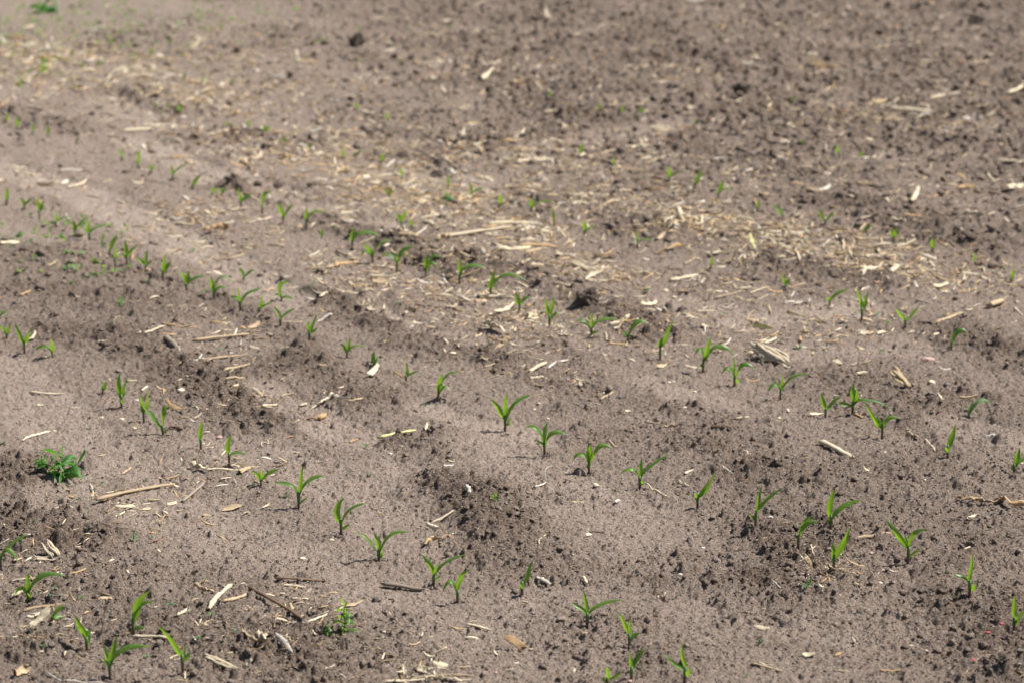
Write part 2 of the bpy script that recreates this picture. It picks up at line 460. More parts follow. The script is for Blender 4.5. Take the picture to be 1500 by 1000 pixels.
# ------------------------------------------------------------------ corn seedlings
# base x,y in photo pixels : leaves as ctrl dx,dy, tip dx,dy [,width px [,face]]
SEEDLINGS = """
555,820:-12,-37,-36,-42;0,-30,-6,-43,8;10,-52,46,-43;5,-8,8,-19,6
500,783:-16,-33,5,-54,11;2,-44,38,-45;3,-10,13,-14,6
438,745:-12,-44,-37,-38;0,-32,8,-65,8;8,-52,40,-49;3,-8,14,-20,6
635,855:0,-30,-17,-47;8,-40,50,-47;2,-20,5,-34,6;4,-12,12,-17,5
670,882:-3,-42,20,-48,9;-10,-48,-23,-10;0,-15,-2,-22,6
765,871:6,-25,17,-52,8;-1,-8,-2,-16,7
860,915:-5,-25,-24,-38,8;-1,-30,-6,-57,7;8,-38,52,-41,8
922,948:-3,-30,-18,-52,9;3,-10,15,-22,9;0,-20,0,-42,6
925,995:3,-28,19,-46,9;-2,-20,-2,-42,7;0,-30,20,-52,5
890,1003:0,-15,-1,-28,8;6,-8,22,-20,6;-4,-6,-12,-12,5
1003,1000:-6,-18,-34,-40,9;-3,-25,-5,-58,7;2,-8,8,-20,8
1022,745:8,-20,25,-53,8;4,-20,18,-30,8;-2,-12,-5,-22,7
1106,785:1,-35,9,-63,7;3,-35,37,-58,9;-3,-15,-12,-23,7
937,718:5,-35,46,-53,8;-10,-42,-32,-20,8;0,-25,3,-47,8;3,-6,5,-14,7
863,690:-12,-40,-25,-14,8;10,-52,34,-35,9;1,-25,2,-42,9;-2,-25,-4,-40,6;-2,-5,-4,-10,7
798,665:-10,-50,-30,-40,8;-5,-35,5,-50,7;6,-45,35,-29,8;-5,-15,-16,-24,7
740,632:-6,-30,-23,-50,9;-3,-35,4,-59,9;6,-48,39,-55,9;5,-10,8,-22,5
642,583:-3,-20,7,-38,10;8,-48,34,-38,5;6,-28,19,-15,8
595,560:1,-15,1,-30,7;6,-15,19,-17,7
547,539:0,-15,1,-27,8;5,-24,10,-12,7
508,526:1,-15,5,-30,7;5,-24,28,-18,7;-2,-18,-10,-22,6
454,500:3,-20,11,-40,6;3,-15,12,-19,7;-2,-15,-3,-30,7
411,479:4,-20,22,-24,7;-1,-18,-10,-28,6
380,465:2,-15,5,-31,7;6,-18,22,-20,6
352,455:6,-27,36,-35,7;-5,-22,-15,-19,7;0,-15,-2,-35,6
313,442:-2,-18,-3,-33,9;8,-50,31,-24,6;5,-22,21,-17,6
412,443:-8,-30,13,-29,7;-4,-12,-12,-10,6;5,-14,19,-4,6
273,422:-4,-25,-13,-28,7;0,-15,4,-29,8;8,-22,32,-22,7
239,411:-2,-22,7,-42,8;2,-20,13,-30,8
213,399:-3,-15,-13,-22,7;1,-16,5,-33,6;3,-14,12,-19,7
186,388:-1,-20,-2,-37,8;3,-20,18,-30,7;-3,-12,-8,-18,6
161,373:2,-20,12,-31,9;0,-5,3,-12,4
169,391:0,-14,2,-30,6
150,358:0,-8,3,-15,5
131,352:6,-22,27,-25,8;-1,-18,-3,-35,9;-4,-16,-10,-20,5
110,346:0,-12,-2,-26,8;5,-24,20,-28,7
82,333:5,-16,26,-16,6;1,-12,3,-24,7;-4,-8,-10,-6,5
58,322:-1,-16,-3,-32,9;2,-15,7,-28,7
36,308:-3,-10,-6,-17,7;4,-12,13,-17,7
10,301:1,-13,2,-28,8
357,411:-2,-12,-5,-21,6;4,-14,17,-17,7
222,257:-4,-8,-8,-10,6;3,-8,5,-14,6
202,247:1,-12,3,-22,7
178,235:0,-10,-1,-20,6
253,266:5,-20,24,-24,7;0,-12,-2,-22,6
282,278:3,-15,14,-23,8
311,286:1,-7,4,-13,7
325,290:-3,-8,-5,-13,6;3,-8,5,-14,6
353,308:-1,-15,-2,-31,7;4,-16,18,-22,7
384,315:0,-34,14,-32,8
415,328:-1,-18,-8,-32,8;4,-26,20,-27,7
449,339:0,-15,1,-30,8;5,-32,31,-22,6
471,350:0,-8,2,-17,7
516,363:-2,-15,4,-31,9;8,-38,42,-17,8
546,385:-3,-20,-15,-27,7;6,-37,29,-32,7;-12,-28,-18,-3,5
581,401:2,-40,28,-40,8;-5,-34,-23,-27,7;12,-44,21,-20,5
624,406:0,-16,3,-34,9;8,-40,23,-27,7;8,-34,17,-10,6
673,417:0,-18,1,-39,8;8,-40,43,-22,8
719,436:0,-20,4,-41,9;15,-52,55,-24,6
761,456:-3,-14,-6,-29,9;4,-22,17,-22,7
805,477:-4,-20,-7,-41,8;3,-38,5,-40,8;10,-28,14,-14,7
866,493:0,-18,0,-37,6;6,-34,42,-26,7;-8,-30,-24,-23,7;3,-8,12,-9,6
920,500:10,-42,29,-24,11;-4,-10,-11,-14,7
967,527:5,-25,19,-58,7;-4,-18,3,-33,10;-2,-4,-3,-9,7
1030,545:2,-28,11,-51,8;15,-60,48,-22,8;-3,-46,-15,-20,9;-2,-5,-4,-12,7
1076,567:-3,-22,-2,-44,6;6,-48,29,-27,8;-8,-40,-21,-17,7;3,-8,5,-12,7
1143,585:-8,-34,-20,-10,7;1,-20,3,-38,7;8,-40,44,-38,6
1209,611:-4,-18,-6,-37,8;3,-22,23,-31,8
1249,603:-1,-22,1,-47,11;-8,-12,-24,-17,9;12,-34,53,-9,8;5,-14,5,-38,7
1292,642:-10,-25,-29,-56,7;-3,-18,-8,-34,9;3,-38,25,-30,8;-12,-12,-15,-33,7
1388,671:3,-20,10,-50,10;-2,-6,-4,-17,8
1419,613:1,-12,5,-26,7;12,-40,32,-23,8;p
1485,692:4,-20,7,-39,9;4,-20,17,-24,8;-2,-6,-4,-14,7
1217,773:-8,-30,4,-60,10;6,-35,42,-44,11;-2,-8,-5,-18,9
1169,801:3,-38,28,-37,9;4,-40,20,-45,6
1221,841:10,-30,20,-64,11;0,-20,-3,-44,9
1330,827:-8,-30,-38,-65,10;0,-50,27,-48,8;-2,-20,-7,-43,7;6,-12,17,-23,6
1420,876:-2,-32,1,-63,8;-4,-30,-30,-32,8;4,-10,8,-19,8
1485,923:-4,-25,0,-52,9;4,-15,14,-31,7;2,-10,6,-23,8
1181,862:3,-8,8,-19,5;-2,-4,-6,-8,5;p
150,577:1,-8,7,-19,8;1,-6,4,-12,5
178,599:-8,-30,1,-53,9;0,-20,8,-43,10;1,-5,2,-13,6
211,619:-2,-20,-2,-41,9;4,-25,10,-51,8
239,638:-2,-48,10,-42,10;-12,-25,-28,-43,9;2,-8,9,-11,7
294,658:-3,-22,5,-42,9;0,-8,-2,-24,7
336,684:-6,-25,4,-43,10;5,-22,28,-13,6
383,714:-5,-15,-13,-22,8;5,-20,28,-24,8;1,-12,2,-24,7
10,496:2,-10,5,-21,9;-4,-14,-10,-19,6
36,517:-4,-18,-13,-44,8;2,-20,11,-34,9
77,523:0,-14,0,-29,10;-12,-22,-27,-9,6
0,466:3,-12,12,-9,7
41,877:10,-56,59,-40,9;-1,-25,2,-45,10;-8,-34,-20,-12,8;2,-6,2,-16,11
1,834:8,-40,43,-52,9;10,-46,28,-11,10;-4,-30,-6,-50,9
196,929:-2,-40,28,-66,14;4,-56,35,-49,7;4,-14,18,-13,9
127,952:-6,-28,-15,-52,14;0,-40,3,-8,14;-4,-40,-14,-30,9
162,996:1,-30,13,-63,10;12,-54,62,-45,10;-4,-15,-11,-30,8;-4,-25,-8,-50,9
268,985:-4,-32,-34,-70,11;3,-15,12,-31,11;1,-20,4,-42,7
77,910:2,-18,20,-24,9;4,-10,14,-8,9;-2,-6,-4,-12,8
1150,426:-1,-12,-5,-25,6;3,-10,7,-18,6
1215,448:5,-22,28,-25,8;-2,-10,-4,-14,6
1262,472:-2,-22,-9,-49,7;3,-22,9,-43,7
1326,482:-5,-12,-16,-28,7;4,-15,20,-32,6
1394,509:6,-38,24,-22,9;1,-18,9,-28,6
934,363:-1,-12,-3,-25,5;4,-16,24,-11,5
1041,396:1,-8,2,-17,6
856,344:0,-10,1,-21,7;5,-12,20,-14,4
812,331:-1,-12,-3,-25,6
778,312:0,-10,1,-21,8;6,-20,36,-15,5
731,305:1,-10,2,-21,7
691,289:-1,-10,-2,-21,6;4,-12,19,-13,6;-4,-4,-8,-5,5
657,276:0,-10,-1,-20,7
589,262:-1,-8,-2,-17,7
587,332:-3,-14,-6,-20,7;3,-14,9,-24,8
603,334:-1,-8,-2,-15,6
569,289:-3,-8,-6,-14,5;2,-8,4,-14,5
980,266:0,-12,-1,-23,7;6,-14,22,-17,5
1017,282:4,-12,10,-30,9
1052,294:2,-18,8,-31,8;8,-24,18,-14,5
1110,311:0,-9,1,-19,6
1146,320:-3,-10,-8,-19,7;-6,-16,-18,-21,5
1208,334:-4,-12,-11,-24,6;5,-12,14,-21,7
1265,342:4,-8,10,-16,8
1309,355:-2,-10,-5,-20,7;2,-10,3,-20,7
1366,371:-1,-12,-2,-23,7;2,-8,5,-14,5
1428,390:-1,-12,-1,-22,5
1481,415:0,-10,2,-20,6
850,231:0,-10,4,-21,8
898,247:0,-8,1,-17,6
807,151:-1,-6,-3,-12,6
878,164:-1,-7,-2,-13,7
910,171:1,-6,2,-12,6
940,171:-2,-6,-4,-10,6;2,-6,4,-11,5
1228,228:-1,-8,-3,-17,7
1173,214:2,-6,4,-11,6
1263,234:-1,-8,-2,-14,6
1163,151:0,-5,-1,-10,6
1018,188:2,-8,4,-14,6
523,161:-1,-5,1,-11,6
568,171:-1,-6,-2,-13,6
501,231:0,-8,3,-19,7
520,231:4,-8,9,-12,6
558,244:0,-8,4,-18,8
8,181:2,-8,6,-15,7
25,191:1,-9,3,-18,7
48,198:0,-9,0,-18,6
70,203:0,-9,2,-20,6
113,211:0,-6,2,-12,6
203,238:0,-9,2,-18,6
333,189:0,-6,1,-13,7
363,198:1,-7,3,-13,6
390,201:-2,-6,-4,-12,7;2,-6,4,-12,7
415,212:1,-7,-1,-14,6
452,221:1,-6,4,-13,6
228,161:0,-5,0,-11,6
245,164:0,-5,2,-10,6
262,168:0,-7,2,-14,8
340,124:0,-4,1,-9,6
30,131:-1,-6,2,-14,6
63,111:0,-7,3,-17,9
220,82:1,-5,3,-11,7
248,57:0,-5,1,-11,7
163,71:0,-5,1,-11,6
143,69:0,-4,0,-9,5
105,81:0,-6,1,-12,6
120,101:0,-5,1,-10,5
145,99:0,-5,1,-11,5
270,119:0,-5,1,-12,6
297,123:0,-5,1,-11,6
323,89:0,-5,0,-11,6
110,134:0,-5,-1,-11,6
"""

SPECIAL = {
    (740, 632): 'corn seedling with purple base and three spread leaves, standing clear behind a thin dark shadow',
    (798, 665): 'corn seedling with purple base and two leaves arching apart like a palm',
    (196, 929): 'tall broad-leaved corn seedling rooted behind the pale stick at its foot',
    (555, 820): 'corn seedling spreading two long leaves like a wide V beside crusted soil',
    (500, 783): 'corn seedling with one upright twisted leaf and one leaf bent flat to the right',
    (1221, 841): 'corn seedling rising from a nest of dry root threads',
    (1217, 773): 'corn seedling with a kinked upright leaf and a broad leaf pointing right',
    (1249, 603): 'bluish corn seedling with a broad upright leaf and orange husk at its foot',
    (1419, 613): 'pale yellow-green bent corn seedling by a thin straw sliver',
    (1181, 862): 'tiny pale bluish seedling just sprouted below the nest of root threads',
    (127, 952): 'crumpled corn seedling with one leaf folded down over its stem',
    (77, 910): 'dark crumpled corn seedling beside a wide pale husk piece',
    (547, 539): 'short corn seedling growing out behind a pale folded husk flake',
    (412, 443): 'loose-leaved corn seedling growing out of line beside its row',
}
ROWNAMES = ['bottom left corner row'] + [f'{ORD[k]} row from bottom left' for k in range(1, 12)]


def parse_seedlings():
    out = []
    for line in SEEDLINGS.strip().splitlines():
        b, rest = line.split(':')
        x, y = (float(v) for v in b.split(','))
        leaves = []; pale = False
        for it in rest.split(';'):
            if it == 'p':
                pale = True; continue
            leaves.append([float(v) for v in it.split(',')])
        out.append(dict(x=x, y=y, leaves=leaves, pale=pale, row=max(0, round((-1700 + 1500 * (x + 1700) / (y + 500) - 187) / 663))))
    return out


PLANTS = parse_seedlings()
for k in {p['row'] for p in PLANTS}:
    row = sorted((q for q in PLANTS if q['row'] == k), key=lambda q: q['x'])
    for i, p in enumerate(row):
        j = len(row) - 1 - i
        p['where'] = (f"{ORD[i]} from left" if i <= j else f"{ORD[j]} from right") + f" in {ROWNAMES[min(k, 11)]}"


PLANT_XY = ground_xy([p['x'] for p in PLANTS], [p['y'] for p in PLANTS])


# ------------------------------------------------------------------ the field
def build_ground():
    ta = np.concatenate([np.linspace(-math.pi, -1.2, 14)[:-1], np.linspace(-1.2, -.6, 50)[:-1], np.linspace(-.6, -.29, 190)[:-1],
                         np.linspace(-.29, .29, 1180)])
    ta = np.unique(np.concatenate([ta, -ta]).round(7))
    r = np.concatenate([np.array([.02]), np.linspace(.4, 3.6, 60)[:-1], np.geomspace(3.6, 4.15, 70)[:-1],
                        np.geomspace(4.15, 17.0, 1480)[:-1], np.geomspace(17, 30, 160)[:-1], np.geomspace(30, 900, 90)])
    A, B = np.meshgrid(r, ta, indexing='ij')
    x = A * np.sin(B); y = A * np.cos(B)
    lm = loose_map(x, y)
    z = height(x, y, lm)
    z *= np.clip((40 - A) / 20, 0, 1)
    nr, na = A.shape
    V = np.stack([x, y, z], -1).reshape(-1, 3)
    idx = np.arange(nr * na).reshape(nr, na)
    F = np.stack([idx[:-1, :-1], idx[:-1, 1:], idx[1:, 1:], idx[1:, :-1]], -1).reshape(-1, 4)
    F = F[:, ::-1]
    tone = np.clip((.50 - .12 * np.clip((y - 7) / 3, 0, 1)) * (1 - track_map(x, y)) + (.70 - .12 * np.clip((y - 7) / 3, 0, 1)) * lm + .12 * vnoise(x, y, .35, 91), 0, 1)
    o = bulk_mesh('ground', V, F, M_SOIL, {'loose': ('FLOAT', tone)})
    tag(o, 'bare grey-brown tilled field soil with crumbly ridges and crusted strips', None, kind='structure')
    return o


build_ground()


def ico(sub):
    p = (1 + 5 ** .5) / 2
    V = [(-1, p, 0), (1, p, 0), (-1, -p, 0), (1, -p, 0), (0, -1, p), (0, 1, p), (0, -1, -p), (0, 1, -p), (p, 0, -1), (p, 0, 1), (-p, 0, -1), (-p, 0, 1)]
    F = [(0, 11, 5), (0, 5, 1), (0, 1, 7), (0, 7, 10), (0, 10, 11), (1, 5, 9), (5, 11, 4), (11, 10, 2), (10, 7, 6), (7, 1, 8), (3, 9, 4), (3, 4, 2),
         (3, 2, 6), (3, 6, 8), (3, 8, 9), (4, 9, 5), (2, 4, 11), (6, 2, 10), (8, 6, 7), (9, 8, 1)]
    V = [np.array(v) / np.linalg.norm(v) for v in V]
    for _ in range(sub):
        cache = {}; G = []

        def mid(a, b):
            k = (min(a, b), max(a, b))
            if k not in cache:
                m = V[a] + V[b]; V.append(m / np.linalg.norm(m)); cache[k] = len(V) - 1
            return cache[k]
        for a, b, c in F:
            ab, bc, ca = mid(a, b), mid(b, c), mid(c, a)
            G += [(a, ab, ca), (b, bc, ab), (c, ca, bc), (ab, bc, ca)]
        F = G
    return np.array(V), np.array(F)


def scatter_points(n, ymin=3.9, ymax=16.5, power=1.0):
    """points spread over the field, denser near the camera"""
    r = ymin * (ymax / ymin) ** rng.random(n)
    a = (rng.random(n) - .5) * .62
    return r * np.sin(a), r * np.cos(a)


OCT_V = np.array([(1, 0, 0), (-1, 0, 0), (0, 1, 0), (0, -1, 0), (0, 0, 1), (0, 0, -1)], float)
OCT_F = np.array([(0, 2, 4), (2, 1, 4), (1, 3, 4), (3, 0, 4), (2, 0, 5), (1, 2, 5), (3, 1, 5), (0, 3, 5)])


def build_crumbs():
    Vs, Fs, Cs = [], [], []
    off = 0
    for sub, n, rlo, rhi, thr in ((-1, 300000, .0010, .0026, -.35), (0, 90000, .0018, .0042, .08), (1, 12000, .004, .0085, .25), (1, 60000, .006, .015, .42)):
        x, y = scatter_points(n)
        if sub == -1:
            m = 26 * len(PLANT_XY)          # soil broken up where the seedlings came through
            x = np.concatenate([x, np.repeat(PLANT_XY[:, 0], 26) + rng.normal(0, .009, m)]); y = np.concatenate([y, np.repeat(PLANT_XY[:, 1], 26) + rng.normal(0, .009, m)])
        n = len(x); lm = loose_map(x, y)
        keep = rng.random(n) < np.clip(lm * 1.3 + .08 - (thr - .1), .02, 1)
        if rhi > .012: keep &= (y > 7.5) & (rng.random(n) < np.clip((y - 7) / 3, 0, 1))
        if sub == -1: keep[-m:] = True
        x, y = x[keep], y[keep]; n = len(x)
        z = height(x, y)
        r = rlo + (rhi - rlo) * rng.random(n) ** 2.2
        if sub == -1: r[-m:] *= 1.5
        iv, fc = ico(sub) if sub >= 0 else (OCT_V, OCT_F)
        ang = rng.random(n) * 6.283
        v = iv[None] * (1 + (.30 if sub < 0 else .75) * (rng.random((n, len(iv))) - .5))[..., None] * r[:, None, None]
        v = v * np.stack([.8 + .7 * rng.random(n), .8 + .5 * rng.random(n), .6 + .4 * rng.random(n)], -1)[:, None]
        c, s = np.cos(ang)[:, None], np.sin(ang)[:, None]
        vx = v[..., 0] * c - v[..., 1] * s; vy = v[..., 0] * s + v[..., 1] * c
        v = np.stack([vx + x[:, None], vy + y[:, None], v[..., 2] + (z + r * .35)[:, None]], -1)
        Vs.append(v.reshape(-1, 3)); Fs.append((fc[None] + (np.arange(n) * len(iv))[:, None, None] + off).reshape(-1, 3))
        Cs.append(np.repeat(np.clip(lm[keep] * .6 + rng.normal(.35, .22, n), 0, 1), len(iv)))
        off += n * len(iv)
    V = np.concatenate(Vs); F = np.concatenate(Fs)
    o = bulk_mesh('soil_crumbs', V, F, M_SOIL, {'loose': ('FLOAT', np.concatenate(Cs))}, smooth=False)
    tag(o, 'loose brown soil crumbs strewn over the field', None, kind='stuff')


build_crumbs()

def make_seedling(p):
    x, y = p['x'], p['y']
    g = ground_point(x, y)
    s = px_per_m(y); dep = math.atan2(H, g[1])
    kz = 1.0 / (s * math.cos(dep))
    top = max(-l[3] for l in p['leaves'])
    n = len(p['leaves'])
    xs = sorted(((abs(l[2]), l[2]) for l in p['leaves']), reverse=True)[0]
    lean = 'arching right' if xs[1] > 14 else 'arching left' if xs[1] < -14 else 'held upright'
    size = 'tiny ' if top < 14 else ''
    label = SPECIAL.get((int(x), int(y))) or f"{size}{NUM[n]}-leaf corn seedling {lean}, {p['where']}"
    root = bpy.data.objects.new('corn_seedling', None); COL.objects.link(root)
    root.location = g; root.empty_display_size = .02
    tag(root, label, 'seedling', 'corn seedlings planted in rows')
    mat = M_PALE if p['pale'] else M_CORN
    hs = max(.008, .31 * top * kz) if top > 25 else max(.006, .3 * top * kz)
    r0 = min(.0030, .0016 + .00003 * top) * (1.15 if y > 500 else 1.3)
    # stem: a short sheathed tube, slightly leaning
    k = 6
    lean_x = random.uniform(-.0015, .0015)
    P = np.array([[lean_x * t, 0, -.006 + (hs * 1.25 + .006) * t] for t in np.linspace(0, 1, k)])
    W = np.array([r0 * 2 * f for f in (1.0, .95, .95, 1.05, 1.15, .7)])
    V, F, UV = ribbon(P, W, W * .85, np.tile([1.0, 0, 0], (k, 1)), 0, 8)
    mesh_obj('stem', V, F, mat if p['pale'] else M_STEM, root, UV)
    for i, l in enumerate(p['leaves']):
        cx, cy, tx, ty = l[:4]
        wpx = (l[4] if len(l) > 4 else 8)
        small = -ty < .45 * top and abs(tx) < 22 and i == n - 1 and n > 1
        z0 = hs * (.45 if small else random.uniform(.75, 1.0))
        d = random.uniform(-.012, .012) if not small else random.uniform(-.012, -.002)
        p0 = np.array([0, 0, z0]); p2 = np.array([tx / s, d, -ty * kz - d * math.tan(dep)])
        # the given control point is where the leaf bulges to: raise it so that the curve reaches it
        p1 = np.array([cx / s, d * .4, max(-cy * kz - d * .4 * math.tan(dep), z0 + .002)])
        P = bez(p0, p1, p2, 15)
        tt = np.linspace(0, 1, 15)
        amp = np.linalg.norm(p2 - p0) * random.uniform(-.05, .05)
        P[:, 0] += amp * np.sin(tt * random.uniform(3, 7)) * tt * (1 - tt) * 3; P[:, 2] += amp * .7 * np.sin(tt * random.uniform(3, 8) + 1) * tt * (1 - tt) * 3
        steep = abs(ty) > abs(tx) * 1.6
        phi = random.uniform(1.0, 1.45) if steep else random.uniform(.45, .85)
        if tx < 0: phi = -phi if not steep else phi
        tw = random.uniform(-.5, .5) if not steep else random.uniform(-.9, .9)
        w = wpx / s * (.98 if steep else 1.02) * random.uniform(.9, 1.1) * (.75 if y < 300 else .86)
        V, F, UV = leaf_geo(P, w, phi, tw, random.uniform(.25, .5), 'corn', .35 + .1 * random.random())
        mesh_obj('leaf', V, F, mat, root, UV)
    return root


for p in PLANTS:
    make_seedling(p)

# ------------------------------------------------------------------ label helper for small things lying between the seedlings
PENDING = []


def beside(x, y):
    best = min(PLANTS, key=lambda p: (p['x'] - x) ** 2 + ((p['y'] - y) * 1.6) ** 2)
    dx, dy = x - best['x'], y - best['y']
    if abs(dx) > abs(dy) * 1.2:
        rel = 'right of' if dx > 0 else 'left of'
    else:
        rel = 'before' if dy > 0 else 'behind'
    w = best['where'].replace(' from bottom left', '').replace('bottom left corner', 'corner')
    o, rest = w.split(' from ', 1)
    return f"{rel} {o} seedling from {rest}", dx * dx + (dy * 1.6) ** 2


def unique(lead, noun, x, y):
    """remembers what lies where; the label itself is written once everything is placed (write_labels)"""
    b, d = beside(x, y)
    PENDING.append((f"{lead} {noun} {b}", d))
    return f"@{len(PENDING) - 1}"


def write_labels():
    same = {}
    for o in COL.objects:
        l = o.get('label', '')
        if l.startswith('@'):
            same.setdefault(PENDING[int(l[1:])][0], []).append((PENDING[int(l[1:])][1], o.name, o))
    for lab, lst in same.items():
        lst.sort(key=lambda t: t[:2])
        for i, (_, _, o) in enumerate(lst):
            o['label'] = lab if len(lst) == 1 else lab + (', nearest to it' if i == 0 else f', {ORD[i]} nearest')


